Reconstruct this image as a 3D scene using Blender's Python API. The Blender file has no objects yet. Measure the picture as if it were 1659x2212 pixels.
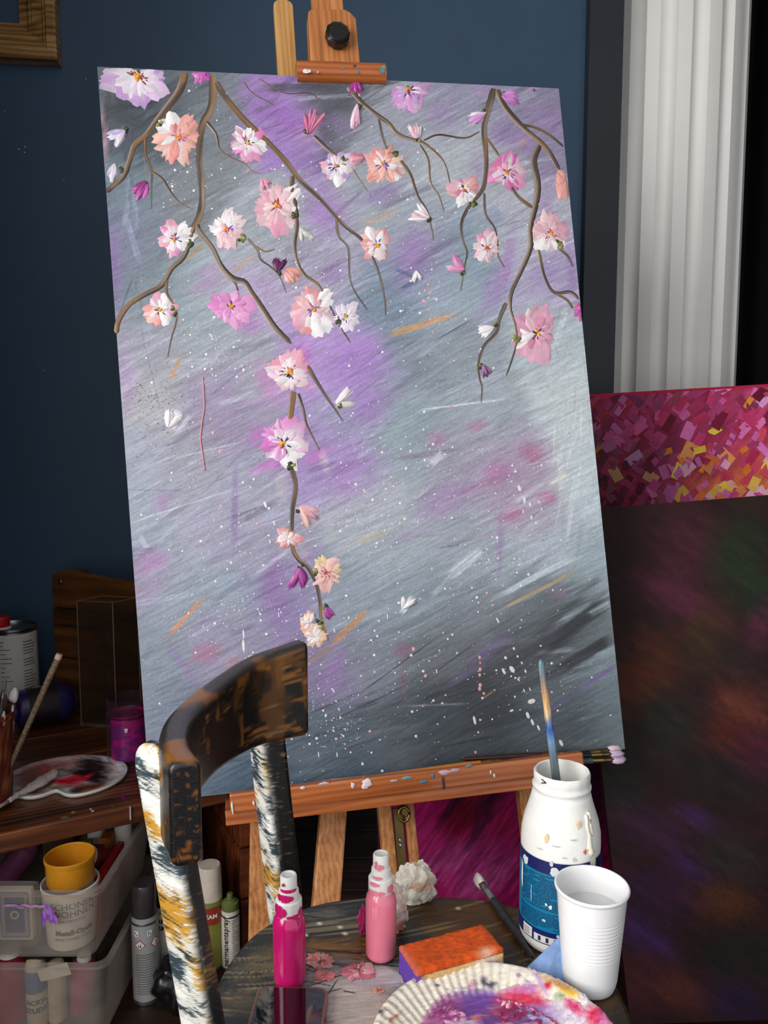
import bpy, bmesh, math, random
import numpy as np
from mathutils import Vector, Matrix

# ------------------------------------------------------------------ camera, world, light
S = bpy.context.scene
COL = S.collection
F_PX, CX, CY, PITCH, CAM_H = 1700.0, 829.5, 1106.0, math.radians(5.5), 1.04
cam_data = bpy.data.cameras.new('camera')
cam = bpy.data.objects.new('camera', cam_data)
COL.objects.link(cam)
cam.location = (0, 0, CAM_H)
cam.rotation_euler = (math.pi/2 - PITCH, 0, 0)
cam_data.sensor_fit = 'VERTICAL'
cam_data.sensor_height = 24.0
cam_data.lens = F_PX/2212.0*24.0
cam_data.clip_start = 0.02
S.camera = cam

world = bpy.data.worlds.new('daylight')
S.world = world
world.use_nodes = True
bg = world.node_tree.nodes['Background']
bg.inputs[0].default_value = (0.93, 0.96, 1.0, 1)
bg.inputs[1].default_value = 0.95

def area(name, loc, aim, sx, sy, power, color):
    d = bpy.data.lights.new(name, 'AREA')
    d.shape = 'RECTANGLE'; d.size = sx; d.size_y = sy
    d.energy = power; d.color = color
    o = bpy.data.objects.new(name, d)
    COL.objects.link(o)
    o.location = loc
    o.rotation_euler = (Vector(aim) - Vector(loc)).to_track_quat('-Z', 'Y').to_euler()
    return o
area('window_light', (-1.50, -0.75, 1.60), (0.25, -0.55, 1.40), 1.9, 1.5, 85.0, (1.0, 0.97, 0.93))
S.view_settings.view_transform = 'Standard'
S.view_settings.look = 'None'
S.view_settings.exposure = 0.0
S.view_settings.gamma = 1.0
S.view_settings.use_curve_mapping = False

# ------------------------------------------------------------------ measuring helpers
CP, SP = math.cos(PITCH), math.sin(PITCH)
def ray(px, py):
    a = (px-CX)/F_PX; b = (py-CY)/F_PX
    return np.array([a, CP-b*SP, -(SP+b*CP)])
ORG = np.array([0.0, 0.0, CAM_H])
def at(px, py, Y):
    d = ray(px, py); return ORG + d*(Y/d[1])
def on(px, py, z):
    d = ray(px, py); return ORG + d*((z-CAM_H)/d[2])
def on_plane(px, py, p0, n):
    d = ray(px, py); return ORG + d*(np.dot(p0-ORG, n)/np.dot(d, n))
def project(P):
    P = np.asarray(P, float)-ORG
    z = P[..., 1]*CP - P[..., 2]*SP
    return CX+F_PX*P[..., 0]/z, CY+F_PX*(-P[..., 1]*SP-P[..., 2]*CP)/z

def lin(c):
    c = np.asarray(c, float)/255.0
    return np.where(c <= 0.04045, c/12.92, ((c+0.055)/1.055)**2.4)
def rgb(*c):
    return tuple(float(v) for v in lin(c))+(1.0,)

# ------------------------------------------------------------------ value noise
def vnoise(x, y, seed=0):
    x = np.asarray(x, float); y = np.asarray(y, float)
    t = np.random.default_rng(seed).random(65536)
    xi = np.floor(x).astype(np.int64); yi = np.floor(y).astype(np.int64)
    fx = x-xi; fy = y-yi
    fx = fx*fx*(3-2*fx); fy = fy*fy*(3-2*fy)
    h = lambda a, b: t[(a*7919+b*104729) & 65535]
    return ((h(xi, yi)*(1-fx)+h(xi+1, yi)*fx)*(1-fy)+(h(xi, yi+1)*(1-fx)+h(xi+1, yi+1)*fx)*fy)
def streaks(PX, PY, ang, along, across, seed):
    a = math.radians(ang); u = PX*math.cos(a)+PY*math.sin(a); v = -PX*math.sin(a)+PY*math.cos(a)
    return 0.6*vnoise(u/along, v/across, seed)+0.4*vnoise(u/along*2.3+7, v/across*2.1+3, seed+1)

class Paint:
    """pigment laid down on a surface, one colour per mesh vertex (display values 0..255)"""
    def __init__(self, PX, PY, base):
        self.X, self.Y = PX, PY
        self.C = np.zeros(PX.shape+(3,)); self.C[:] = base
        self.seed = 10
    def field(self, pts, sigma):
        num = np.zeros_like(self.C); den = np.zeros(self.X.shape)
        jx = 26*(streaks(self.X, self.Y, -28, 60, 9, 91)-.5); jy = 60*(streaks(self.X, self.Y, -28, 70, 7, 93)-.5)
        for x, y, c in pts:
            w = np.exp(-(((self.X+jx-x)**2+(self.Y+jy-y)**2)/(2*sigma*sigma)))+1e-9
            num += w[..., None]*np.array(c, float); den += w
        self.C = num/den[..., None]
    def mix(self, m, col):
        self.C += (np.array(col, float)-self.C)*np.clip(m, 0, 1)[..., None]
    def sub(self, x0, x1, y0, y1):
        m = (self.X >= x0) & (self.X <= x1) & (self.Y >= y0) & (self.Y <= y1)
        r = np.flatnonzero(m.any(1)); c = np.flatnonzero(m.any(0))
        if not len(r): return None
        return (slice(r[0], r[-1]+1), slice(c[0], c[-1]+1))
    def blob(self, x, y, rx, ry, ang, col, a=.8, rough=.5, sang=None):
        self.seed += 3
        R_ = max(rx, ry)*(1.5+rough); k = self.sub(x-R_, x+R_, y-R_, y+R_)
        if k is None: return
        X, Y = self.X[k], self.Y[k]
        t = math.radians(ang); dx, dy = X-x, Y-y
        u = (dx*math.cos(t)+dy*math.sin(t))/rx; v = (-dx*math.sin(t)+dy*math.cos(t))/ry
        n = streaks(X, Y, ang if sang is None else sang, 22, 4, self.seed)
        d = np.sqrt(u*u+v*v)+rough*(n-.5)
        m = np.clip(a*np.clip(1.45-d, 0, 1)**1.3, 0, 1)[..., None]
        self.C[k] += (np.array(col, float)-self.C[k])*m
    def streak(self, x0, y0, x1, y1, w, col, a=.9, dry=.6):
        self.seed += 3
        k = self.sub(min(x0, x1)-w-8, max(x0, x1)+w+8, min(y0, y1)-w-8, max(y0, y1)+w+8)
        if k is None: return
        X, Y = self.X[k], self.Y[k]
        L = math.hypot(x1-x0, y1-y0)+1e-6; ux, uy = (x1-x0)/L, (y1-y0)/L
        u = ((X-x0)*ux+(Y-y0)*uy)/L; v = (-(X-x0)*uy+(Y-y0)*ux)/(w*.5)
        n = vnoise(u*L/38, v*max(w*.5, 1)/1.7, self.seed)
        e = np.clip(np.minimum(u, 1-u)*4+.25, 0, 1)*((u > -.06) & (u < 1.06))
        m = np.clip((1.15-np.abs(v))*2, 0, 1)*e
        m = np.clip(a*m*np.clip(1-dry*2*np.clip(n-.35*e, 0, 1), 0, 1), 0, 1)[..., None]
        self.C[k] += (np.array(col, float)-self.C[k])*m
    def grain(self, amp, ang, along, across, seed):
        self.C *= (1+amp*2*(streaks(self.X, self.Y, ang, along, across, seed)-.5))[..., None]
    def speck(self, amp, s, seed):
        self.C *= (1+amp*2*(vnoise(self.X/s, self.Y/s, seed)-.5))[..., None]
    def out(self):
        return lin(np.clip(self.C, 0, 255))

# ------------------------------------------------------------------ materials
def new_mat(name):
    m = bpy.data.materials.new(name); m.use_nodes = True
    nt = m.node_tree
    return m, nt, nt.nodes['Principled BSDF']
def link(nt, a, b): nt.links.new(a, b)
def coords(nt, scale, kind='Object'):
    tc = nt.nodes.new('ShaderNodeTexCoord'); mp = nt.nodes.new('ShaderNodeMapping')
    mp.inputs['Scale'].default_value = scale
    link(nt, tc.outputs[kind], mp.inputs['Vector'])
    return mp.outputs['Vector']
def noise_tex(nt, vec, scale, detail=4, rough=.55):
    n = nt.nodes.new('ShaderNodeTexNoise'); n.inputs['Scale'].default_value = scale
    n.inputs['Detail'].default_value = detail; n.inputs['Roughness'].default_value = rough
    link(nt, vec, n.inputs['Vector']); return n.outputs['Fac']
def ramp(nt, fac, stops):
    r = nt.nodes.new('ShaderNodeValToRGB'); el = r.color_ramp.elements
    while len(el) < len(stops): el.new(.5)
    for e, (p, c) in zip(el, stops): e.position = p; e.color = c
    link(nt, fac, r.inputs['Fac']); return r.outputs['Color']
def bump(nt, b, height, strength=.3, dist=.002):
    n = nt.nodes.new('ShaderNodeBump'); n.inputs['Strength'].default_value = strength
    n.inputs['Distance'].default_value = dist
    link(nt, height, n.inputs['Height']); link(nt, n.outputs['Normal'], b.inputs['Normal'])
def plain(name, c, rough=.5, metal=0.0, var=.12, scale=40, bmp=.1, coat=0.0, spec=.5):
    m, nt, b = new_mat(name)
    v = coords(nt, (1, 1, 1)); n = noise_tex(nt, v, scale)
    l = lin(c)
    lo = tuple(float(x*(1-var)) for x in l)+(1,); hi = tuple(float(min(1, x*(1+var))) for x in l)+(1,)
    link(nt, ramp(nt, n, [(.3, lo), (.7, hi)]), b.inputs['Base Color'])
    b.inputs['Roughness'].default_value = rough; b.inputs['Metallic'].default_value = metal
    b.inputs['Coat Weight'].default_value = coat; b.inputs['Specular IOR Level'].default_value = spec
    if bmp: bump(nt, b, n, bmp, .001)
    return m
def wood(name, dark, mid, light, axis='x', scale=1.0, rough=.45, coat=0.0):
    m, nt, b = new_mat(name)
    st = {'x': (1.2, 16, 16), 'y': (16, 1.2, 16), 'z': (16, 16, 1.2)}[axis]
    v = coords(nt, tuple(s*scale for s in st))
    n = noise_tex(nt, v, 2.2, 5, .6)
    w = nt.nodes.new('ShaderNodeTexWave'); w.wave_type = 'BANDS'
    w.bands_direction = {'x': 'Y', 'y': 'X', 'z': 'X'}[axis]
    w.inputs['Scale'].default_value = 1.3; w.inputs['Distortion'].default_value = 9; w.inputs['Detail'].default_value = 3
    link(nt, v, w.inputs['Vector'])
    mx = nt.nodes.new('ShaderNodeMix'); mx.inputs['Factor'].default_value = .18
    link(nt, n, mx.inputs[2]); link(nt, w.outputs['Fac'], mx.inputs[3])
    link(nt, ramp(nt, mx.outputs[0], [(.28, rgb(*dark)), (.5, rgb(*mid)), (.72, rgb(*light))]), b.inputs['Base Color'])
    b.inputs['Roughness'].default_value = rough; b.inputs['Coat Weight'].default_value = coat
    bump(nt, b, mx.outputs[0], .2, .0006)
    return m
def pigment(name, rough=.45, coat=0.0, bscale=(300, 300, 300), bstr=.25, spec=.5):
    m, nt, b = new_mat(name)
    a = nt.nodes.new('ShaderNodeAttribute'); a.attribute_name = 'Col'
    v = coords(nt, bscale); n = noise_tex(nt, v, 1.0, 4)
    mx = nt.nodes.new('ShaderNodeMix'); mx.data_type = 'RGBA'; mx.blend_type = 'MULTIPLY'; mx.inputs[0].default_value = 1
    link(nt, a.outputs['Color'], mx.inputs[6])
    link(nt, ramp(nt, n, [(.25, (.86, .86, .86, 1)), (.75, (1.1, 1.1, 1.1, 1))]), mx.inputs[7])
    link(nt, mx.outputs[2], b.inputs['Base Color'])
    b.inputs['Roughness'].default_value = rough; b.inputs['Coat Weight'].default_value = coat
    b.inputs['Specular IOR Level'].default_value = spec
    bump(nt, b, n, bstr, .001)
    return m
def clear(name, tint=(235, 235, 235), haze=.12, rough=.12, body=None):
    m, nt, b = new_mat(name)
    tr = nt.nodes.new('ShaderNodeBsdfTransparent'); tr.inputs[0].default_value = rgb(*tint)
    mx = nt.nodes.new('ShaderNodeMixShader'); out = nt.nodes['Material Output']
    lw = nt.nodes.new('ShaderNodeLayerWeight'); lw.inputs['Blend'].default_value = .5
    pw_ = nt.nodes.new('ShaderNodeMath'); pw_.operation = 'POWER'; pw_.inputs[1].default_value = 4.0
    fr = nt.nodes.new('ShaderNodeMath'); fr.operation = 'MULTIPLY_ADD'; fr.inputs[1].default_value = .75; fr.inputs[2].default_value = .035
    link(nt, lw.outputs['Facing'], pw_.inputs[0]); link(nt, pw_.outputs[0], fr.inputs[0])
    ad = nt.nodes.new('ShaderNodeMath'); ad.operation = 'ADD'; ad.use_clamp = True
    n = noise_tex(nt, coords(nt, (1, 1, 1)), 25)
    ml = nt.nodes.new('ShaderNodeMath'); ml.operation = 'MULTIPLY'; ml.inputs[1].default_value = haze*2
    link(nt, n, ml.inputs[0]); link(nt, ml.outputs[0], ad.inputs[0]); link(nt, fr.outputs[0], ad.inputs[1])
    link(nt, ad.outputs[0], mx.inputs[0]); link(nt, tr.outputs[0], mx.inputs[1]); link(nt, b.outputs[0], mx.inputs[2])
    link(nt, mx.outputs[0], out.inputs['Surface'])
    b.inputs['Base Color'].default_value = rgb(*(body or tint)); b.inputs['Roughness'].default_value = rough
    return m
def brushed(name, stops, scale, rough=(.25, .55), bstr=.5, spec=.5):
    """dry-brushed layers of paint: streaks of several colours, glossy where the paint is thick"""
    m, nt, b = new_mat(name)
    v = coords(nt, scale); n = noise_tex(nt, v, 1.0, 6, .65)
    big = noise_tex(nt, coords(nt, (14, 14, 14)), 1.0, 2)
    mx = nt.nodes.new('ShaderNodeMix'); mx.inputs['Factor'].default_value = .45
    link(nt, n, mx.inputs[2]); link(nt, big, mx.inputs[3])
    link(nt, ramp(nt, mx.outputs[0], stops), b.inputs['Base Color'])
    r = nt.nodes.new('ShaderNodeMapRange'); r.inputs[3].default_value = rough[0]; r.inputs[4].default_value = rough[1]
    link(nt, n, r.inputs[0]); link(nt, r.outputs[0], b.inputs['Roughness'])
    b.inputs['Specular IOR Level'].default_value = spec
    bump(nt, b, n, bstr, .0015)
    return m

# ------------------------------------------------------------------ geometry helpers
def mesh_obj(name, V, Fc, mat, parent=None, smooth=False, cols=None):
    me = bpy.data.meshes.new(name)
    me.from_pydata([tuple(map(float, v)) for v in V], [], [tuple(map(int, f)) for f in Fc])
    me.materials.append(mat)
    if smooth: me.polygons.foreach_set('use_smooth', [True]*len(me.polygons))
    if cols is not None:
        at_ = me.color_attributes.new('Col', 'FLOAT_COLOR', 'POINT')
        c = np.ones((len(V), 4), np.float32); c[:, :3] = np.asarray(cols).reshape(-1, 3)
        at_.data.foreach_set('color', c.ravel())
    me.update()
    o = bpy.data.objects.new(name, me); COL.objects.link(o)
    if parent is not None: o.parent = parent
    return o
def grid_obj(name, P, mat, parent=None, cols=None, smooth=True, wrap=False, zoff=None):
    """P: (ny,nx,3) array of points -> quad sheet"""
    ny, nx = P.shape[:2]
    idx = np.arange(ny*nx).reshape(ny, nx)
    if wrap: idx = np.concatenate([idx, idx[:, :1]], 1)
    q = np.stack([idx[:-1, :-1], idx[:-1, 1:], idx[1:, 1:], idx[1:, :-1]], -1).reshape(-1, 4)
    me = bpy.data.meshes.new(name); n = len(q)
    me.vertices.add(ny*nx); me.vertices.foreach_set('co', P.astype(np.float32).ravel())
    me.loops.add(4*n); me.loops.foreach_set('vertex_index', q.astype(np.int32).ravel())
    me.polygons.add(n); me.polygons.foreach_set('loop_start', np.arange(0, 4*n, 4, dtype=np.int32))
    if smooth: me.polygons.foreach_set('use_smooth', np.ones(n, bool))
    me.materials.append(mat)
    if cols is not None:
        at_ = me.color_attributes.new('Col', 'FLOAT_COLOR', 'POINT')
        c = np.ones((ny*nx, 4), np.float32); c[:, :3] = cols.reshape(-1, 3)
        at_.data.foreach_set('color', c.ravel())
    me.update(calc_edges=True); me.validate()
    o = bpy.data.objects.new(name, me); COL.objects.link(o)
    if parent is not None: o.parent = parent
    return o
class G:
    """collects shapes into one mesh"""
    def __init__(s): s.V = []; s.F = []; s.C = []
    def add(s, V, Fc, col=None):
        b = len(s.V); s.V += [tuple(map(float, v)) for v in V]; s.F += [tuple(b+i for i in f) for f in Fc]
        s.C += [col if col is not None else (1, 1, 1)]*len(V); return s
    def box(s, c, d, rz=0.0, col=None):
        x, y, z = c; a, b, h = d[0]/2, d[1]/2, d[2]/2
        cr, sr = math.cos(rz), math.sin(rz)
        V = []
        for dz in (-h, h):
            for dx, dy in ((-a, -b), (a, -b), (a, b), (-a, b)):
                V.append((x+dx*cr-dy*sr, y+dx*sr+dy*cr, z+dz))
        return s.add(V, [(3, 2, 1, 0), (4, 5, 6, 7), (0, 1, 5, 4), (1, 2, 6, 5), (2, 3, 7, 6), (3, 0, 4, 7)], col)
    def bar(s, p, q, w, h, up=(0, 0, 1), col=None):
        p, q, up = Vector(p), Vector(q), Vector(up)
        d = (q-p).normalized(); sx = d.cross(up).normalized(); sy = sx.cross(d)
        V = []
        for c in (p, q):
            for a, b in ((-w/2, -h/2), (w/2, -h/2), (w/2, h/2), (-w/2, h/2)): V.append(c+sx*a+sy*b)
        return s.add(V, [(3, 2, 1, 0), (4, 5, 6, 7), (0, 1, 5, 4), (1, 2, 6, 5), (2, 3, 7, 6), (3, 0, 4, 7)], col)
    def prism(s, out, z0, z1, col=None):
        n = len(out); V = [(x, y, z0) for x, y in out]+[(x, y, z1) for x, y in out]
        return s.add(V, [tuple(range(n-1, -1, -1)), tuple(range(n, 2*n))]+[(i, (i+1) % n, n+(i+1) % n, n+i) for i in range(n)], col)
    def lathe(s, prof, n=40, c=(0, 0, 0), cap0=True, cap1=True, wob=None, col=None):
        V = []; Fc = []
        for k, (r, z) in enumerate(prof):
            for i in range(n):
                a = 2*math.pi*i/n; rr = r*(1+(wob(a, z) if wob else 0))
                V.append((c[0]+rr*math.cos(a), c[1]+rr*math.sin(a), c[2]+z))
        for k in range(len(prof)-1):
            for i in range(n):
                j = (i+1) % n; Fc.append((k*n+i, k*n+j, (k+1)*n+j, (k+1)*n+i))
        if cap0: Fc.append(tuple(range(n-1, -1, -1)))
        if cap1: m = (len(prof)-1)*n; Fc.append(tuple(range(m, m+n)))
        return s.add(V, Fc, col)
    def tube(s, pts, rad, n=10, flat=1.0, up=(0, 0, 1), col=None):
        pts = [Vector(p) for p in pts]; V = []; Fc = []
        if not hasattr(rad, '__len__'): rad = [rad]*len(pts)
        for k, p in enumerate(pts):
            d = (pts[min(k+1, len(pts)-1)]-pts[max(k-1, 0)]).normalized()
            u = Vector(up)
            if abs(d.dot(u)) > .97: u = Vector((1, 0, 0))
            sx = d.cross(u).normalized(); sy = sx.cross(d)
            for i in range(n):
                a = 2*math.pi*i/n; V.append(p+sx*math.cos(a)*rad[k]+sy*math.sin(a)*rad[k]*flat)
        for k in range(len(pts)-1):
            for i in range(n):
                j = (i+1) % n; Fc.append((k*n+i, k*n+j, (k+1)*n+j, (k+1)*n+i))
        Fc.append(tuple(range(n-1, -1, -1))); m = (len(pts)-1)*n; Fc.append(tuple(range(m, m+n)))
        return s.add(V, Fc, col)
    def obj(s, name, mat, parent=None, smooth=False, bevel=0.0, cols=False, auto=None, seg=2):
        o = mesh_obj(name, s.V, s.F, mat, parent, smooth, lin(np.array(s.C)) if cols else None)
        bm = bmesh.new(); bm.from_mesh(o.data)
        bmesh.ops.recalc_face_normals(bm, faces=bm.faces)
        if auto is not None:
            for f in bm.faces: f.smooth = True
            for e in bm.edges:
                e.smooth = not (len(e.link_faces) == 2 and e.calc_face_angle(0) > auto)
        if bevel:
            bmesh.ops.bevel(bm, geom=[e for e in bm.edges if e.calc_face_angle(0) > .5], offset=bevel, segments=seg, profile=.6, affect='EDGES', clamp_overlap=True)
        bm.to_mesh(o.data); bm.free()
        return o

def thing(name, label, cat, loc=(0, 0, 0), rotz=0.0, group=None):
    o = bpy.data.objects.new(name, None); o.empty_display_size = .05; COL.objects.link(o)
    o.location = tuple(map(float, loc)); o.rotation_euler = (0, 0, rotz)
    tag(o, label, cat, group); return o
def tag(o, label, cat, group=None):
    o['label'] = label; o['category'] = cat
    if group: o['group'] = group
    return o
def struct(o): o['kind'] = 'structure'; return o
def stuff(o): o['kind'] = 'stuff'; return o

_txt = {}
def text_mesh(s, size, bold=0.0):
    key = (s, size, bold)
    if key not in _txt:
        cu = bpy.data.curves.new('lettering', 'FONT'); cu.body = s; cu.size = size; cu.offset = bold
        cu.align_x = 'CENTER'; cu.align_y = 'CENTER'; cu.resolution_u = 2
        o = bpy.data.objects.new('lettering', cu); COL.objects.link(o)
        dg = bpy.context.evaluated_depsgraph_get(); ev = o.evaluated_get(dg)
        me = ev.to_mesh()
        V = np.array([v.co[:] for v in me.vertices]); Fc = [tuple(p.vertices) for p in me.polygons]
        ev.to_mesh_clear(); bpy.data.objects.remove(o); bpy.data.curves.remove(cu)
        _txt[key] = (V, Fc)
    return _txt[key]
def wrap_text(name, lines, r, ang, mat, parent, taper=0.0):
    """lines: (text,size,z,dx,bold); wrapped on a vertical cylinder of radius r around angle ang"""
    g = G()
    for s, size, z, dx, bold in lines:
        V, Fc = text_mesh(s, size, bold)
        rr = r+taper*z
        a = ang+(V[:, 0]+dx)/rr
        g.add(np.stack([(rr+.0006)*np.cos(a), (rr+.0006)*np.sin(a), V[:, 1]+z], 1), Fc)
    return mesh_obj(name, g.V, g.F, mat, parent)
def wrap_patch(g, r, a0, a1, z0, z1, n=12, off=.0004, taper=0.0, col=None):
    V = []; Fc = []
    for i in range(n+1):
        a = a0+(a1-a0)*i/n
        for z in (z0, z1): rr = r+taper*z+off; V.append((rr*math.cos(a), rr*math.sin(a), z))
    for i in range(n): Fc.append((2*i, 2*i+2, 2*i+3, 2*i+1))
    g.add(V, Fc, col)

# ------------------------------------------------------------------ shared materials
M = {}
M['navy'] = plain('navy wall paint', (58, 84, 110), .55, var=.05, scale=6, bmp=.05)
M['charcoal'] = plain('charcoal wall paint', (44, 48, 56), .5, var=.05, scale=6)
M['cream'] = plain('cream column paint', (252, 250, 246), .5, var=.015, scale=12)
M['floorwood'] = wood('dark floor boards', (28, 17, 11), (48, 29, 18), (66, 42, 27), 'x', .5, .5)
M['ceil'] = plain('ceiling plaster', (205, 203, 198), .9, var=.03)
M['velvet'] = plain('black velvet', (15, 15, 17), .9, var=.2, spec=.2)
M['beech'] = wood('beech easel wood', (150, 88, 45), (182, 112, 60), (205, 138, 82), 'y', 1.5, .42, .15)
M['beech_z'] = wood('beech leg wood', (150, 92, 48), (190, 125, 72), (212, 152, 98), 'z', 1.5, .45, .1)
M['beech_x'] = wood('oiled beech tray wood', (140, 70, 30), (178, 96, 45), (200, 122, 66), 'x', 1.5, .35, .3)
M['pale_beech'] = wood('pale beech', (170, 118, 62), (196, 146, 84), (212, 164, 104), 'y', 1.5, .45)
M['pine'] = wood('dark stained pine', (40, 17, 7), (98, 50, 21), (142, 80, 38), 'x', 1.0, .42, .2)
M['pine_dark'] = wood('dark stained pine panel', (46, 17, 8), (98, 42, 18), (126, 60, 27), 'x', .8, .5)
M['crate'] = wood('worn brown crate wood', (40, 19, 8), (118, 70, 30), (156, 100, 48), 'x', .9, .5)
M['gilt'] = wood('old gilded wood', (96, 62, 28), (158, 114, 62), (200, 160, 104), 'x', 1.0, .4)
M['brass'] = plain('aged brass', (150, 128, 80), .35, 1.0, var=.15)
M['steel'] = plain('steel', (170, 170, 172), .3, 1.0, var=.08)
M['black_plastic'] = plain('black plastic', (18, 17, 17), .35, var=.1)
M['white_plastic'] = plain('white plastic', (238, 236, 232), .38, var=.03, bmp=.05)
M['white_paint'] = plain('white acrylic paint', (243, 242, 238), .4, var=.03, scale=80, bmp=.4)
M['cup'] = plain('white cup plastic', (240, 240, 241), .28, var=.02, bmp=0)
M['ink'] = plain('black print', (24, 23, 24), .6, var=.05, bmp=0)
M['grey_ink'] = plain('grey print', (105, 103, 102), .6, var=.05, bmp=0)
M['white_ink'] = plain('white print', (232, 230, 226), .6, var=.05, bmp=0)
M['paper'] = plain('white label paper', (222, 218, 212), .6, var=.04, bmp=.05)
M['clear'] = clear('clear plastic', (240, 235, 230), .06, .18)
M['acrylic'] = clear('clear acrylic', (240, 236, 232), .05, .08, (120, 104, 90))
M['glass'] = clear('jar glass', (244, 240, 242), .03, .03, (110, 90, 100))
M['pane'] = clear('window glass', (245, 248, 250), .01, .02, (20, 20, 20))
M['canvas_face'] = pigment('acrylic on canvas', .42, .0, (900, 900, 900), .25)
M['impasto'] = pigment('thick acrylic impasto', .38, .1, (420, 420, 420), .35)
M['seat_paint'] = pigment('brushed seat paint', .4, .0, (500, 140, 300), .3)
M['dark_canvas'] = pigment('dark oil painting', .6, .0, (160, 160, 160), .3, .2)
M['brushwork'] = pigment('brushed gloss paint', .3, .0, (260, 260, 900), .4)
M['plate'] = pigment('paper plate with paint', .5, .0, (500, 500, 500), .2)
M['dryflat'] = pigment('dried paint layers', .35, .1, (350, 350, 350), .4)
M['canvas_edge'] = plain('pale blue canvas edge', (150, 176, 194), .55, var=.15, scale=30)
M['post_paint'] = brushed('brushed black gold and pale glare paint', [(.30, rgb(22, 28, 34)), (.43, rgb(52, 60, 64)), (.50, rgb(176, 132, 52)), (.56, rgb(214, 206, 188)), (.66, rgb(62, 70, 74)), (.8, rgb(190, 150, 70))], (26, 26, 210), (.22, .5), .6)  # off-white streaks are window glare mixed into the paint colours
M['rail_paint'] = brushed('brushed black and bronze paint', [(.34, rgb(14, 13, 13)), (.47, rgb(34, 27, 20)), (.54, rgb(112, 68, 22)), (.62, rgb(38, 30, 22)), (.75, rgb(128, 82, 34))], (60, 60, 260), (.3, .55), .5)

# ------------------------------------------------------------------ the room
YAW = math.radians(7.0)
WD = np.array([math.cos(YAW), math.sin(YAW), 0.0]); WN = np.array([math.sin(YAW), -math.cos(YAW), 0.0])
W0 = np.array([-1.0, 2.05, 0.0])                       # a point on the back wall
def wall_pt(t, z, off=0.0): return W0+WD*t+WN*off+np.array([0, 0, z])
g = G(); g.box((0.6, 0.6, -.027), (5.2, 5.6, .04)); flo = struct(g.obj('floor', M['floorwood']))
_pm = None
for k in range(40):                                    # floor boards
    if _pm is None:
        g = G(); g.box((0, 0, -.0035), (5.2, .137, .007)); o = g.obj('floor_board', M['floorwood'], flo, bevel=.0015); _pm = o
    else:
        o = _pm.copy(); COL.objects.link(o); o.parent = flo
    o.location = (0.6, -2.13+.14*k, 0)
g = G(); g.box((0.6, 0.9, 2.72), (5.2, 4.4, .04)); struct(g.obj('ceiling', M['ceil']))
def slab(name, t0, t1, z0, z1, th, mat, off=0.0):
    c = wall_pt((t0+t1)/2, (z0+z1)/2, off-th/2)
    g = G(); g.box(c, (t1-t0, th, z1-z0), YAW); return struct(g.obj(name, mat))
tr0 = float(np.dot(on_plane(1266, 400, W0+WN*.03, WN)-W0, WD)); tr1 = float(np.dot(on_plane(1338, 400, W0+WN*.03, WN)-W0, WD))
slab('wall_back', -.9, tr0+.01, 0, 2.7, .1, M['navy'])
slab('trim_1', tr0, tr1, 0, 2.7, .16, M['charcoal'], .03)
slab('wall_back', 1.5, 3.3, 0, 2.7, .06, M['charcoal'], -.75)
# left wall with a window opening and an added unseen pier shading the bench
LX = -1.58
g = G()
g.box((LX, 1.30, 1.35), (.12, 1.8, 2.7)); g.box((LX, -1.95, 1.35), (.12, .4, 2.7))
g.box((LX, -.675, .41), (.12, 2.15, .82)); g.box((LX, -.675, 2.56), (.12, 2.15, .28))
g.box((LX+.40, 1.02, 1.35), (.70, .30, 2.7))
struct(g.obj('wall_left', M['navy']))
w = G()
for y in (-1.75, -.675, .40): w.box((LX-.03, y, 1.62), (.05, .06, 1.6))
for z in (.85, 1.62, 2.39): w.box((LX-.03, -.675, z), (.05, 2.15, .06))
win = struct(w.obj('window_1', M['ceil'], bevel=.004))
for y in (-1.21, -.14):
    for z in (1.235, 2.005):
        p = G(); p.box((LX-.035, y, z), (.006, 1.02, .72)); p.obj('pane', M['pane'], win)
slab('wall_right', 3.28, 3.34, 0, 2.7, 3.5, M['charcoal'], 2.7)

# fluted round column, partly behind the charcoal return
cc = at(1441, 400, 2.47); col_c = (cc[0], 2.47)
NF = 16; R = .214; P = []
prof = []
for k in range(NF):
    a0 = 2*math.pi*(k+.34)/NF; st = 2*math.pi/NF
    for i in range(5): prof.append((a0+st*.44*i/4, R))
    for i in range(1, 8):
        q = i/8; prof.append((a0+st*(.44+.56*q), R-.017*math.sin(math.pi*q)**.8))
g = G(); g.prism([(col_c[0]+r*math.cos(a), col_c[1]+r*math.sin(a)) for a, r in prof], 0.0, 2.7)
struct(g.obj('trim_2', M['cream'], auto=.5))

# black curtain at the side
cx0 = at(1585, 400, 2.35)[0]
n = 160; pts = []
P = np.zeros((2, n, 3))
for i in range(n):
    t = i/(n-1); x = cx0-.02+t*1.1
    y = 2.62+.035*math.sin(t*74+.8*math.sin(t*9))+.012*math.sin(t*150)
    P[0, i] = (x, y, 0.01); P[1, i] = (x, y, 2.66)
th = np.concatenate([P, P[::-1]+np.array([0, .012, 0])], 0)
cur = tag(grid_obj('curtain', np.concatenate([th, th[:1]], 0), M['velvet']), 'black velvet curtain hanging in folds beside the fluted cream column', 'curtain')

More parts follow.
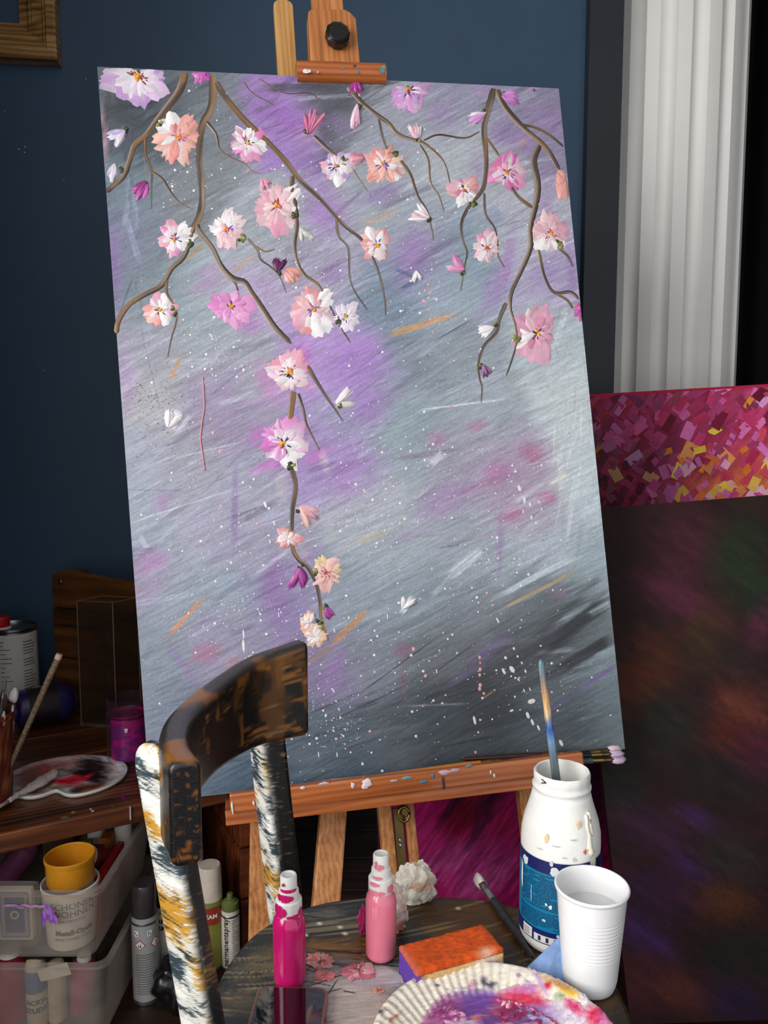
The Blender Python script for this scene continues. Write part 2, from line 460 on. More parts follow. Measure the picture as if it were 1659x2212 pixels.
# ------------------------------------------------------------------ gilded frame hung on the wall
def wall_at(px, py, off=0.0): return on_plane(px, py, W0+WN*off, WN)
pA = wall_at(126, 134, .03)
fr = thing('picture_frame', 'old gilded wooden picture frame hanging empty on the navy wall', 'picture frame', pA)
fr.matrix_world = Matrix(((WD[0], 0, WN[0], pA[0]), (WD[1], 0, WN[1], pA[1]), (0, 1, 0, pA[2]), (0, 0, 0, 1)))
FW, FH = .62, .80
fprof = [(0, -.028), (0, .012), (.006, .016), (.022, .016), (.026, .010), (.030, .010), (.034, .004), (.060, -.004), (.063, -.010), (.068, -.010), (.076, -.016), (.094, -.019), (.094, -.028)]
def rail(name, A, B, inn):
    A, B, inn = np.array(A, float), np.array(B, float), np.array(inn, float)
    d = (B-A)/np.linalg.norm(B-A); V = []; Fc = []; k = len(fprof)
    for o, s in ((A, 1), (B, -1)):
        for w_, h_ in fprof:
            p = o+inn*w_+d*s*w_; V.append((p[0], p[1], h_))
    for i in range(k-1): Fc.append((i, i+1, k+i+1, k+i))
    Fc.append((k-1, 0, k, 2*k-1))
    g = G(); g.add(V, Fc); return g.obj(name, M['gilt'], fr)
rail('frame_rail', (0, 0), (-FW, 0), (0, 1)); rail('frame_rail', (0, FH), (0, 0), (-1, 0))
rail('frame_rail', (-FW, 0), (-FW, FH), (1, 0)); rail('frame_rail', (-FW, FH), (0, FH), (0, -1))
# small white specks of paint on the wall
g = G(); rs = random.Random(4)
for px, py, r in [(41, 322, .0016), (54, 317, .0016), (53, 329, .0015), (186, 170, .0012), (138, 390, .0011), (10, 240, .001), (95, 800, .001)]:
    c = wall_at(px, py, .0006)
    V = [c+WD*r*math.cos(a*math.pi/4)+np.array([0, 0, r*math.sin(a*math.pi/4)]) for a in range(8)]
    g.add(V, [tuple(range(8))])
sp = g.obj('paint_speck', M['white_paint']); sp.parent = bpy.data.objects['wall_back']; stuff(sp)

# ------------------------------------------------------------------ the blossom painting
U = np.array([0.97955433, 0.19488916, 0.04991528]); DN = np.array([0.08005178, -0.14996365, -0.98544539]); AW = np.array([-0.18456715, 0.9692931, -0.16249877])
TL0 = np.array([-0.46210143, 1.34903098, 1.63735783])
NRM = -AW
def face_pt(px, py): return on_plane(px, py, TL0, AW)
BL = face_pt(325, 1733); BR = face_pt(1350, 1618); TLc = face_pt(210, 144); TRc = face_pt(1207, 191)
ptg = thing('painting', 'large painting of pink and white blossom branches on grey violet ground', 'painting')
CM = Matrix(((U[0], -DN[0], NRM[0], BL[0]), (U[1], -DN[1], NRM[1], BL[1]), (U[2], -DN[2], NRM[2], BL[2]), (0, 0, 0, 1)))
ptg.matrix_world = CM
CMI = np.array(CM.inverted())
def to_local(P): return np.asarray(P) @ CMI[:3, :3].T + CMI[:3, 3]
def cv(px, py, h=0.0):
    """photo pixel on the canvas plane -> painting-local point, h metres proud of the canvas"""
    px = np.asarray(px, float); py = np.asarray(py, float)
    px = np.minimum(px, 1205+(py-191)*.1002); py = np.maximum(py, 146.5+.0472*(px-210))
    a = (px-CX)/F_PX; b = (py-CY)/F_PX
    d = np.stack([a, CP-b*SP, -(SP+b*CP)], -1)
    t = np.dot(TL0-ORG, AW)/(d @ AW)
    L = to_local(ORG+d*t[..., None]); L[..., 2] += h
    return L
lc = [to_local(p) for p in (TLc, TRc, BR, BL)]
NX, NY = 470, 700
ss = np.linspace(0, 1, NX)[None, :, None]; tt = np.linspace(0, 1, NY)[:, None, None]
Pl = (lc[0]*(1-ss)+lc[1]*ss)*(1-tt)+(lc[3]*(1-ss)+lc[2]*ss)*tt
Pw = Pl @ np.array(CM)[:3, :3].T+np.array(CM)[:3, 3]
PX, PY = project(Pw)
pa = Paint(PX, PY, (145, 150, 165))
pa.field([(230,160,(92,102,112)),(330,245,(72,82,92)),(250,240,(84,94,104)),(270,450,(108,128,142)),(450,230,(116,124,134)),(380,200,(96,104,114)),(600,230,(150,115,185)),(720,195,(88,92,102)),(850,260,(148,152,168)),(1000,220,(142,142,166)),(1180,230,(135,128,158)),(1000,330,(162,168,178)),(400,420,(122,128,138)),(560,500,(150,156,168)),(700,560,(155,150,175)),(880,500,(150,160,172)),(900,560,(142,126,172)),(1010,560,(130,150,168)),(1120,520,(166,168,184)),(1200,600,(165,152,190)),(300,560,(112,128,140)),(260,520,(132,122,165)),(350,620,(118,134,146)),(430,640,(148,160,170)),(560,620,(165,152,186)),(850,640,(118,138,158)),(960,640,(150,166,182)),(900,760,(128,140,156)),(1000,760,(140,150,162)),(1200,720,(166,180,188)),(1050,900,(150,160,172)),(1230,850,(184,194,200)),(300,760,(145,146,162)),(330,860,(160,160,166)),(500,780,(150,156,168)),(460,880,(146,134,166)),(700,760,(165,134,195)),(780,800,(165,128,200)),(800,880,(140,156,168)),(740,1000,(155,132,186)),(900,950,(140,156,168)),(1000,1000,(150,147,167)),(1080,1010,(165,142,175)),(1150,1080,(160,144,167)),(1260,1050,(180,194,202)),(300,1000,(150,156,176)),(400,1000,(150,150,166)),(500,1080,(150,151,173)),(330,1150,(145,156,172)),(300,1240,(150,134,167)),(450,1150,(155,151,176)),(560,1180,(150,146,171)),(600,1280,(140,124,171)),(400,1300,(140,151,167)),(330,1400,(130,142,158)),(480,1380,(146,138,166)),(330,1550,(124,135,156)),(500,1280,(140,156,172)),(800,1100,(162,167,178)),(860,1200,(150,162,174)),(1000,1150,(150,157,172)),(1080,1230,(150,162,173)),(1180,1180,(168,178,192)),(1270,1200,(150,166,177)),(760,1300,(138,150,166)),(900,1300,(132,147,160)),(1050,1320,(122,129,140)),(1150,1300,(106,116,124)),(1250,1330,(66,72,76)),(1200,1400,(80,86,92)),(1300,1400,(128,143,152)),(1290,1270,(142,160,167)),(1100,1420,(82,83,90)),(950,1400,(106,112,120)),(800,1420,(122,129,142)),(720,1450,(130,117,156)),(700,1600,(92,106,120)),(850,1580,(92,100,111)),(950,1550,(76,83,92)),(1050,1550,(63,68,75)),(1200,1500,(98,110,120)),(1300,1500,(112,127,137)),(1250,1560,(70,77,84)),(1320,1600,(112,128,134)),(1000,1620,(74,83,92)),(750,1650,(76,93,107)),(550,1680,(78,99,120)),(1150,1600,(82,93,101)),(450,1600,(108,119,135))], 42)
lum = pa.C.mean(-1, keepdims=True); pa.C = lum+(pa.C-lum)*.9+(lum-148)*.2+8
VI = (160, 112, 198); VD = (142, 104, 176); PK = (182, 112, 160)
for b in [(600,250,85,26,36,(150,88,190),1),(560,215,45,22,30,(150,110,185),.8),(650,300,55,22,32,(166,128,196),.8),(668,285,22,20,0,(192,152,164),.6),(222,290,11,62,-4,(212,150,186),1),(222,275,8,30,-4,(226,160,160),.7),
 (700,455,48,42,40,(164,104,204),.85),(690,400,42,22,30,(160,120,195),.7),(825,420,52,22,-12,VD,.8),(955,247,30,36,0,(150,118,178),.7),(1040,195,24,18,0,(168,122,190),.7),(1082,290,36,30,-40,VD,.8),(1130,310,26,30,-50,(168,118,196),.7),(1190,262,30,55,-60,(156,120,184),.7),(1178,420,24,60,10,(166,128,194),.8),(1030,370,18,42,10,(166,128,188),.6),(735,270,26,30,-40,(146,122,178),.7),
 (889,556,32,66,18,(160,116,194),.8),(1073,620,24,74,28,(168,120,200),.8),(1100,545,12,66,8,(172,118,196),.7),(1182,590,42,28,-20,(160,132,200),.7),(1236,590,12,64,-6,VD,.7),(1070,470,20,26,0,(118,140,178),.6),(248,575,15,76,-5,VD,.9),(455,590,32,24,-20,(174,130,192),.8),(440,622,38,14,-15,(178,130,190),.7),(540,700,25,28,30,(168,104,188),.85),(720,585,30,25,-40,VD,.8),(575,620,18,32,-30,(166,130,186),.6),(762,777,62,42,-30,(168,116,208),.9),(790,860,58,62,-30,VI,.7),(486,818,40,60,20,(160,130,184),.55),(272,810,18,78,-4,(166,128,190),.8),
 (580,826,26,56,-24,(196,118,192),.95),(652,765,22,26,20,(190,82,188),1),(668,832,16,12,30,(214,132,176),.8),(592,1002,44,13,-10,(190,78,188),.95),(558,945,22,24,0,(194,84,190),.95),(684,985,34,13,-28,(196,84,190),.85),
 (350,1085,22,26,0,(168,118,180),.7),(507,1096,8,82,1,(130,96,168),.85),(331,1218,32,34,30,(174,106,176),.75),(588,1252,20,54,14,(146,88,170),.85),(606,1312,22,42,0,(140,100,174),.7),(750,1030,26,48,10,(168,110,196),.8),(445,1410,32,20,-20,(184,94,140),.8),(508,1436,18,18,0,(198,120,130),.7),(440,1345,30,14,-30,(152,122,186),.6),(652,1200,22,22,0,(204,172,194),.6),(608,1050,14,36,0,(200,184,190),.6),(702,1000,9,26,-15,(214,192,202),.85),
 (790,885,40,42,-35,VI,.7),(770,1000,36,64,-30,(162,122,196),.7),(1030,920,26,13,-20,(184,112,162),.75),(945,950,26,18,-20,(182,112,168),.75),(1147,980,30,20,38,(184,96,138),.85),(1075,1020,32,24,-25,(184,104,162),.8),(960,1080,66,34,-25,(168,120,190),.8),(1105,1110,28,16,-15,(194,90,152),.85),(1180,1076,20,13,-10,(208,86,152),.95),(885,1155,52,14,-15,(166,126,184),.5),(1080,1175,8,58,2,(156,112,196),.7),(1210,1280,26,20,0,(146,112,152),.6),(870,1405,20,18,0,(146,76,120),.75),(870,1470,10,40,10,(128,80,112),.6),(1060,1400,48,12,-32,(122,90,172),.85),(1200,1375,44,16,-48,(132,106,172),.75),(718,1455,22,58,14,(150,106,184),.8),(1010,1453,66,9,-35,(116,86,146),.7),(390,1430,40,9,48,(150,108,184),.7),(425,1480,40,8,50,(150,112,180),.6),
 (1215,1500,8,8,0,(90,96,104),.3),(460,590,10,10,0,(150,150,160),.2)]: pa.blob(*b[:5], tuple(.78*v+.22*(sum(b[5])/3)+6 for v in b[5]), b[6]*.72)
rs = random.Random(11)
XS = PX; 
for k in range(1000):                                   # loose bristle strokes following the sweep of the ground
    x = rs.uniform(215, 1345); y = rs.uniform(160, 1720)
    ang = math.radians(-28+rs.gauss(0, 9) if y < 1430 else -14+rs.gauss(0, 7))
    if x < 330 and y < 700: ang = math.radians(-75+rs.gauss(0, 15))
    if x > 1190 and 650 < y < 1250: ang = math.radians(-84+rs.gauss(0, 7))
    L = rs.uniform(40, 170); w_ = rs.uniform(1.5, 4) if rs.random() < .6 else rs.uniform(4, 16)
    iy = min(NY-1, max(0, int((y-170)/1500*NY))); ix = min(NX-1, max(0, int((x-260)/1030*NX)))
    c = pa.C[iy, ix]; d = rs.choice((-1, 1))*rs.uniform(10, 42)*(1 if y < 1250 else .75)
    cc_ = np.clip(c+d*np.array([.95, 1, 1.06]), 30, 235)
    pa.streak(x-L/2*math.cos(ang), y-L/2*math.sin(ang), x+L/2*math.cos(ang), y+L/2*math.sin(ang), w_, cc_, rs.uniform(.35, .8), .75)
for s in [(845,723,985,678,15,(206,158,126),.9,.4),(842,722,915,700,16,(204,166,120),.7,.5),(362,1376,440,1290,12,(212,150,116),.9,.4),(366,822,392,768,8,(200,150,108),.9,.3),(716,1392,794,1318,15,(204,142,96),.9,.4),(650,1440,720,1395,14,(170,140,110),.6,.6),(1078,1318,1255,1228,9,(196,168,130),.8,.5),(768,1172,835,1148,13,(190,174,146),.7,.5),(780,487,862,452,18,(190,168,150),.7,.5),(498,592,552,548,6,(198,160,116),.8,.4),(402,562,442,524,7,(186,142,98),.9,.3),(925,1462,945,1450,4,(190,140,100),.8,.3),(1038,1512,1070,1490,4,(190,140,100),.8,.3),(1120,320,1135,300,10,(200,160,130),.5,.4),(850,580,900,600,9,(84,104,132),.8,.5),
 (970,1246,1046,1182,24,(214,222,232),.85,.75),(930,1290,985,1235,12,(196,206,216),.6,.8),(1070,1290,1265,1192,15,(210,222,232),.85,.6),(866,1326,892,1288,13,(240,242,246),.95,.45),(368,928,386,886,20,(244,244,246),1,.35),(378,940,412,898,10,(220,214,232),.7,.6),(378,990,524,954,3,(214,218,228),.8,.5),(258,1137,512,1054,3.5,(206,212,224),.8,.5),(928,1004,958,978,17,(222,216,232),.9,.6),(903,886,1098,861,4,(226,232,236),.9,.4),(1186,1046,1226,1022,9,(236,234,222),1,.3),(1150,1412,1248,1402,11,(152,152,168),.7,.6),(868,1526,1004,1520,4,(154,152,168),.8,.4),(300,1155,318,1185,12,(210,214,226),.6,.5),(520,1150,640,1110,2,(206,212,224),.6,.4),(545,1245,630,1185,10,(206,212,222),.6,.7),(700,1135,775,1122,2,(214,220,228),.7,.3),(1240,1560,1340,1525,8,(120,140,152),.6,.7),(730,950,960,830,3,(190,196,208),.5,.5),
 (775,1500,950,1372,3,(52,56,62),.85,.3),(700,1565,882,1478,3,(58,62,68),.8,.3),(640,1600,860,1540,4,(66,72,80),.6,.5),(900,1480,1040,1380,4,(62,62,68),.7,.4),(1160,1412,1316,1294,34,(50,53,56),1,.25),(1205,1448,1325,1376,26,(46,48,53),1,.25),(1090,1440,1220,1360,22,(66,68,74),.8,.4),(1230,1300,1300,1245,14,(96,108,116),.8,.5),(1270,1330,1322,1300,16,(170,186,194),.7,.6),(1285,1420,1335,1400,18,(158,174,184),.7,.6),(1150,1470,1290,1400,12,(62,64,68),.7,.6),(980,1590,1180,1530,22,(56,62,69),.75,.6),(820,1610,1000,1570,16,(64,72,80),.6,.6),(1100,1500,1230,1440,18,(64,66,72),.7,.6),(1243,1494,1332,1438,11,(130,104,172),.9,.5),(1170,1545,1245,1494,9,(112,92,148),.7,.6),(940,735,1020,690,4,(72,82,100),.7,.4),(865,625,905,604,10,(82,104,132),.85,.5),(270,1058,400,1060,3,(96,112,140),.5,.5),(270,1190,340,1186,8,(112,122,160),.5,.5),(300,690,350,900,2,(110,108,122),.5,.4),(440,870,540,780,3,(112,118,134),.5,.5),(240,225,345,215,36,(54,61,69),.9,.35),(222,235,320,270,34,(62,70,79),.85,.4),(345,205,400,170,24,(70,78,86),.8,.4),(560,190,740,188,20,(74,76,86),.8,.6),(620,215,780,205,10,(170,178,190),.7,.7),(820,1560,1010,1545,20,(70,78,88),.7,.6)]: pa.streak(*s)
edge = np.clip((PX-(1190+(PY-191)*.1))/40, 0, 1)*np.clip(1-np.abs(PY-980)/380, 0, 1)
pa.mix(edge*.75*(streaks(PX, PY, 84, 90, 3, 77) > .45), (206, 218, 224)); pa.mix(edge*.6*(streaks(PX, PY, 84, 90, 3, 79) > .6), (120, 138, 152))
pa.grain(.09, -28, 55, 3.2, 201); pa.grain(.07, -20, 25, 2.2, 203); pa.speck(.06, 2.6, 205)
hgt = .0006*(streaks(PX, PY, -28, 60, 3.5, 201)-.5)
Pl2 = Pl.copy(); Pl2[..., 2] += hgt
face = grid_obj('painted_canvas', Pl2[::-1], M['canvas_face'], ptg, pa.out()[::-1])
TH = .021
b4 = [lc[0], lc[1], lc[2], lc[3]]
V = [(p[0], p[1], -.0008) for p in b4]+[(p[0], p[1], -TH) for p in b4]
g = G(); g.add(V, [(0, 4, 5, 1), (1, 5, 6, 2), (2, 6, 7, 3), (3, 7, 4, 0), (4, 7, 6, 5)])
g.obj('canvas_edge', M['canvas_edge'], ptg)

def catmull(pts, n):
    P_ = np.array(pts, float); out = []
    Q = np.concatenate([[2*P_[0]-P_[1]], P_, [2*P_[-1]-P_[-2]]])
    for i in range(1, len(Q)-2):
        for k in range(n):
            t = k/n; a, b, c, d = Q[i-1], Q[i], Q[i+1], Q[i+2]
            out.append(.5*((2*b)+(-a+c)*t+(2*a-5*b+4*c-d)*t*t+(-a+3*b-3*c+d)*t**3))
    out.append(P_[-1]); return np.array(out)
bseed = [0]
def branch(pts, w0, w1, tone=0):
    bseed[0] += 1
    c = catmull(pts, 6); n = len(c)
    d = np.gradient(c, axis=0); d /= np.linalg.norm(d, axis=1)[:, None]+1e-9
    nn = np.stack([-d[:, 1], d[:, 0]], 1)
    t = np.linspace(0, 1, n); w_ = (w0+(w1-w0)*t)*(1+.22*(vnoise(t*n/5, t*0, bseed[0])-.5))
    w_[0] *= .75; w_[-1] *= .35
    K = 7; j = np.linspace(-1, 1, K)
    X = c[:, None, 0]+nn[:, None, 0]*j[None]*w_[:, None]/2; Y = c[:, None, 1]+nn[:, None, 1]*j[None]*w_[:, None]/2
    h = .0005*(1-j[None]**2)**.5*np.clip(w_[:, None]/8, .4, 1.2)+.0007
    h = np.where(np.abs(j[None]) > .99, .0001, h)
    st = vnoise(t[:, None]*n/7+np.zeros((1, K)), j[None]*1.7+5+bseed[0]*3, 300+bseed[0])
    dark = np.array([60, 48, 44]); mid = np.array([102, 85, 75]); lite = np.array([158, 142, 128]); och = np.array([150, 108, 64])
    s = np.clip(.5+.45*j[None]*(1 if bseed[0] % 2 else -1)+1.1*(st-.5), 0, 1)[..., None]
    C_ = np.where(s < .5, dark+(mid-dark)*s*2, mid+(lite-mid)*(s-.5)*2)
    o_ = np.clip((vnoise(t*n/9, t*0+2, 500+bseed[0])-.55)*4, 0, .8)[:, None, None]*np.clip(1-np.abs(j[None, :, None]), 0, 1)
    C_ = C_+(och-C_)*np.clip(o_+tone, 0, 1)
    grid_obj('painted_branch', cv(X, Y, h), M['impasto'], ptg, lin(C_))
for b in [([(400,158),(388,195),(363,230),(335,267),(316,292),(291,314),(280,346),(267,380),(247,399),(230,414)],17,10,.15),
 ([(313,299),(314,333),(328,371),(327,402),(327,452)],8,2),([(328,371),(350,386),(369,415),(388,437),(416,452)],7,2),
 ([(460,164),(460,208),(454,239),(437,274),(430,339),(435,386),(437,433),(430,468),(416,496)],17,14),
 ([(444,261),(466,289),(473,320),(491,336),(529,355),(545,371),(565,375)],7,2),
 ([(466,178),(491,217),(529,261),(576,305),(617,349),(645,386),(686,424),(720,461),(745,488),(775,512),(792,532),(815,580),(830,640),(833,682)],16,3),
 ([(631,380),(631,411),(639,449),(641,490),(636,532),(643,567),(660,595),(688,616),(709,655),(734,704),(757,741)],11,3,.15),
 ([(726,462),(731,508),(752,536),(755,595),(765,627),(793,669)],6,2),
 ([(424,486),(430,501),(458,536),(479,578),(503,602),(528,609),(545,634),(566,665),(594,707),(628,742)],14,11),
 ([(664,791),(685,826),(706,858),(723,882),(741,910)],10,2),
 ([(424,480),(414,505),(398,553),(370,581),(349,616),(311,637),(279,658),(256,693),(251,720)],12,11,.1),
 ([(360,602),(360,634),(377,662),(381,690),(370,732),(362,772)],8,2),([(500,602),(510,616),(514,634)],6,4),
 ([(535,515),(556,539),(563,560),(587,578),(605,599),(618,632)],6,1.5),([(545,528),(572,543),(594,538)],5,2,.3),
 ([(634,846),(629,886),(626,915)],15,11,.75),([(643,851),(654,882),(662,917),(679,951),(690,973)],9,2),
 ([(627,1003),(638,1049),(632,1096),(630,1140),(632,1184),(645,1208),(665,1225),(682,1258),(691,1299),(694,1339),(709,1384)],12,6,.1),
 ([(752,188),(770,208),(785,225),(818,251),(840,267),(860,290),(896,303),(915,309),(941,329),(961,355),(972,396)],12,3),
 ([(818,258),(829,303),(844,337)],6,5),([(907,313),(925,345),(930,394),(948,423),(959,458)],5,2),([(915,303),(948,291),(1003,298),(1036,284)],5,4),
 ([(863,345),(886,378),(902,423),(922,456),(932,495),(936,520)],9,2),
 ([(1067,192),(1055,234),(1046,277),(1049,322),(1050,368),(1042,410),(1013,446),(997,482),(1000,518),(1009,546),(1003,579),(995,628)],15,2),
 ([(1052,300),(1078,337)],7,5),([(1046,417),(1049,462),(1068,492),(1075,524),(1076,552),(1090,578)],5,2),
 ([(1073,195),(1091,231),(1127,273),(1166,306),(1189,332),(1208,367)],14,8),([(1130,270),(1156,275),(1185,290),(1218,317)],6,5),
 ([(1164,314),(1153,348),(1161,394),(1159,433),(1146,492),(1146,534),(1127,582),(1105,631),(1102,667),(1112,700),(1116,736),(1105,778),(1093,812)],16,3),
 ([(1093,655),(1078,691),(1072,718),(1045,748),(1033,787),(1036,818),(1041,836),(1039,870)],10,2),
 ([(1163,540),(1175,595),(1196,631),(1232,631),(1250,646)],7,7),([(1202,634),(1226,649),(1237,666)],6,5),([(1101,400),(1120,426),(1150,449)],7,8),([(1202,531),(1225,552),(1238,576)],7,4),
 ([(526,176),(545,201),(592,227)],3,2),([(560,170),(617,201),(670,201),(698,227)],3,2),([(678,294),(720,332),(752,352),(769,378),(794,414)],9,2)]: branch(*b)

# ---- blossoms: petals of thick paint, drawn with the knife
def petals(g, x, y, L, w_, th, c0, c1, rng, h0=.0012, hm=.0016, mapper=None, n=7, K=6):
    """one petal: from (x,y) outward at angle th (photo pixel measure, laid on the surface by mapper)"""
    t = np.linspace(0.04, 1, n)[:, None]; j = np.linspace(-1, 1, K)[None]
    sh = (np.sin(np.pi*np.clip(t, 0, 1)**.8*.70+.10))*w_/2
    tip = 1+np.array([rng.uniform(-.20, .12) for _ in range(K)])[None]*(t > .55)-.12*j**2*(t > .5)
    bend = rng.uniform(-.18, .18)
    u = L*t*tip; v = sh*j+bend*L*t*t*.5
    X = x+u*math.cos(th)-v*math.sin(th); Y = y+u*math.sin(th)+v*math.cos(th)
    rid = np.array([rng.uniform(0, 1) for _ in range(K)])[None]
    h = h0+hm*rid*np.sin(np.pi*np.clip(t*.9+.05, 0, 1))+t*0
    h = np.where((np.abs(j) > .99) | (t > .99), .0003, h)
    mixv = np.clip(t*1.15-.1+(rid-.5)*1.5, 0, 1)[..., None]
    C_ = (np.array(c0)*(1-mixv)+np.array(c1)*mixv)*(.86+.2*rid[..., None]+0*t[..., None])
    P_ = mapper(X, Y, h)
    idx = np.arange(n*K).reshape(n, K); b = len(g.V)
    g.V += [tuple(p) for p in P_.reshape(-1, 3)]; g.C += [tuple(c) for c in C_.reshape(-1, 3)]
    for a in range(n-1):
        for k in range(K-1): g.F.append((b+idx[a, k], b+idx[a+1, k], b+idx[a+1, k+1], b+idx[a, k+1]))
def dab(g, x, y, r, col, rng, mapper, h=.003, asp=1.0, th=0.0):
    n = 9; V = []
    for i in range(n):
        a = 2*math.pi*i/n; rr = r*rng.uniform(.7, 1.15)
        u, v = rr*math.cos(a), rr*asp*math.sin(a)
        V.append((x+u*math.cos(th)-v*math.sin(th), y+u*math.sin(th)+v*math.cos(th)))
    V = np.array(V); lo = mapper(V[:, 0], V[:, 1], .0003); c = np.array([[x, y]])
    mid = V*.6+c*.4; hi = mapper(mid[:, 0], mid[:, 1], h*.8); top = mapper(c[:, 0], c[:, 1], h)
    b = len(g.V); g.V += [tuple(p) for p in lo]+[tuple(p) for p in hi]+[tuple(top[0])]
    g.C += [tuple(col)]*(2*n+1)
    for i in range(n):
        j = (i+1) % n; g.F.append((b+i, b+j, b+n+j, b+n+i)); g.F.append((b+n+i, b+n+j, b+2*n))
def pobj(g, name, mat, parent): return mesh_obj(name, g.V, g.F, mat, parent, True, lin(np.array(g.C)))
WHT = (248, 244, 246)
fseed = [70]
def blossom(x, y, rx, ry, outer, inner, dir0=0, span=360, n=11, heart=((232,160,30),), dark=(70,36,88), hx=0, hy=0, white_dir=None, sep=None, mapper=cv, parent=None, mat='impasto', hs=1.0, name='painted_blossom'):
    parent = parent or ptg
    fseed[0] += 1; rng = random.Random(fseed[0]); g = G()
    full = span >= 359
    for layer in (0, 1):
        m = n if layer == 0 else max(4, int(n*.8))
        for k in range(m):
            th = math.radians(dir0+(k+.5*layer+rng.uniform(-.4, .4))*span/m-(0 if full else span/2))
            ext = 1.0 if layer == 0 else .72
            L = ext*rng.uniform(.74, 1.16)/math.sqrt((math.cos(th)/rx)**2+(math.sin(th)/ry)**2)
            isw = white_dir is not None and math.cos(th-math.radians(white_dir)) > .25
            co = np.array(WHT if isw and rng.random() < .85 else outer[rng.randrange(len(outer))], float)
            ci = np.array(inner[rng.randrange(len(inner))], float)
            if layer == 1: co, ci = ci*.7+co*.3, ci
            petals(g, x+hx*.5, y+hy*.5, L, L*rng.uniform(.52, .86)*(1.2 if n < 8 else 1), th, ci, co, rng, (.0008+.0008*layer)*hs, .0018*hs, mapper)
    o = pobj(g, name, M[mat], parent)
    if heart:
        q = G()
        r = (rx+ry)/2
        for k in range(11):
            th = rng.uniform(0, 6.28); dd = r*rng.uniform(.05, .32)
            dab(q, x+hx+dd*math.cos(th), y+hy+dd*math.sin(th), r*rng.uniform(.09, .19), tuple(min(255, v*rng.uniform(.8, 1.5)) for v in dark), rng, mapper, .0034*hs, .32, th)
        for c in heart:
            for k in range(2): dab(q, x+hx+rng.uniform(-.09, .09)*r, y+hy+rng.uniform(-.09, .09)*r, r*rng.uniform(.09, .15), c, rng, mapper, .0042*hs, .8, rng.uniform(0, 3))
        pobj(q, 'flower_heart', M[mat], o)
    if sep:
        q = G()
        for k in range(4): dab(q, sep[0]+rng.uniform(-6, 6), sep[1]+rng.uniform(-8, 8), rng.uniform(5, 9), rng.choice([(70,78,36),(120,122,60),(52,60,34),(160,158,96)]), rng, mapper, .003*hs, .7, rng.uniform(0, 3))
        pobj(q, 'sepal', M[mat], o)
    return o
LIL = [(206,170,220),(220,190,228),(190,150,210)]; PNK = [(232,168,190),(226,150,178),(240,190,204)]; SAL = [(238,170,160),(232,150,146),(244,190,176)]
MAG = [(204,92,190),(214,120,196),(190,80,176)]; PAL = [(240,200,208),(236,186,198),(246,214,216)]; WW = [WHT, (240,232,238)]
OR = (236,150,30); YE = (240,190,40); RD = (200,70,50)
blossom(300,168,74,62,LIL,WW,90,230,13,(YE,OR),(120,40,60),0,0)
blossom(380,300,50,56,SAL,WW+SAL,0,360,11,(OR,(220,130,90)),(110,80,160),5,-3,200,(345,272))
blossom(434,158,24,22,MAG,MAG,80,200,5,())
blossom(540,312,46,44,[(226,130,190),(234,150,200)],WW+PNK,0,360,10,(OR,YE),(60,40,80),-6,-3,-60)
blossom(597,443,50,66,PAL+PNK,PAL,0,360,13,(YE,(220,130,90)),(130,40,60),2,2,10,(637,462))
blossom(378,513,44,44,PNK+[(226,140,190)],WW,0,360,10,(OR,YE),(110,60,140),0,4,0,(408,526))
blossom(490,496,42,42,PAL+WW,WW+PAL,0,360,11,(OR,(220,120,60)),(110,60,140),0,0,None,(522,513))
blossom(732,362,42,44,PNK+LIL,WW,40,360,10,(OR,),(80,50,140),-8,-2,60,(746,350))
blossom(835,358,46,46,SAL,WW+SAL,0,360,11,((220,160,110),),(90,56,140),-7,-2,20,(853,338))
blossom(882,198,50,42,[(200,130,204),(214,150,212)],WW+LIL,90,210,10,(OR,(200,120,40)),(90,40,110),0,-2)
blossom(1092,368,46,40,[(206,90,170),(222,120,182),(232,150,196)],PNK+WW,0,360,10,(OR,(220,120,30)),(110,50,120),4,6)
blossom(1000,415,36,34,PNK+SAL,WW+PNK,0,360,9,((226,120,50),),(70,36,80),2,-4,70,(1021,436))
blossom(1220,388,20,44,SAL,SAL,180,160,6,(),(70,40,50),0,0)
blossom(1050,536,28,40,PAL+PNK,WW,0,360,9,(RD,OR),(150,60,80),0,0)
blossom(1181,496,44,44,PNK+PAL,PAL,0,360,11,(OR,YE),(140,50,60),8,9,110,(1207,529))
blossom(1150,720,46,64,[(236,176,204),(230,160,196)],WW+PNK,0,330,11,(YE,),(70,30,80),10,0,190,(1117,735))
blossom(1258,672,18,26,[(210,90,150),(220,120,176)],MAG,180,150,5,())
blossom(810,522,32,52,SAL,WW,0,360,10,(OR,YE),(90,70,150),3,10,-60)
blossom(348,672,36,44,PNK+SAL,WW,0,360,10,(OR,YE),(110,50,60),-2,-2,0,(377,674))
blossom(500,662,52,46,[(222,146,204),(214,130,194),(230,164,212)],[(226,150,206),(240,190,224)],90,300,12,(YE,OR),(100,40,120),0,0)
blossom(677,676,46,62,PNK+SAL,WW+PAL,0,360,12,((220,150,90),),(120,90,160),0,-10,0)
blossom(752,685,26,40,[(224,206,232),(236,222,240)],WW,0,360,9,((200,150,40),YE),(110,70,90),-6,0,None,(735,694))
blossom(625,818,52,62,PNK+[(240,200,216)],WW+PAL,-90,170,10,(YE,OR),(70,30,90),0,-14)
blossom(625,818,44,28,PNK,WW,90,200,6,())
blossom(612,955,58,56,[(214,110,196),(224,140,206),(236,180,220)],WW+[(224,140,206)],0,360,11,(YE,(220,140,20)),(90,30,80),0,3,70,(630,1002))
blossom(622,1163,34,26,[(232,160,156),(226,150,150)],WW,0,360,8,(),)
blossom(707,1236,30,40,[(244,214,196),(240,220,150),(236,190,190)],[(240,190,180),(238,170,160)],0,360,10,((190,80,90),),(130,40,70),-4,2,None,(680,1238))
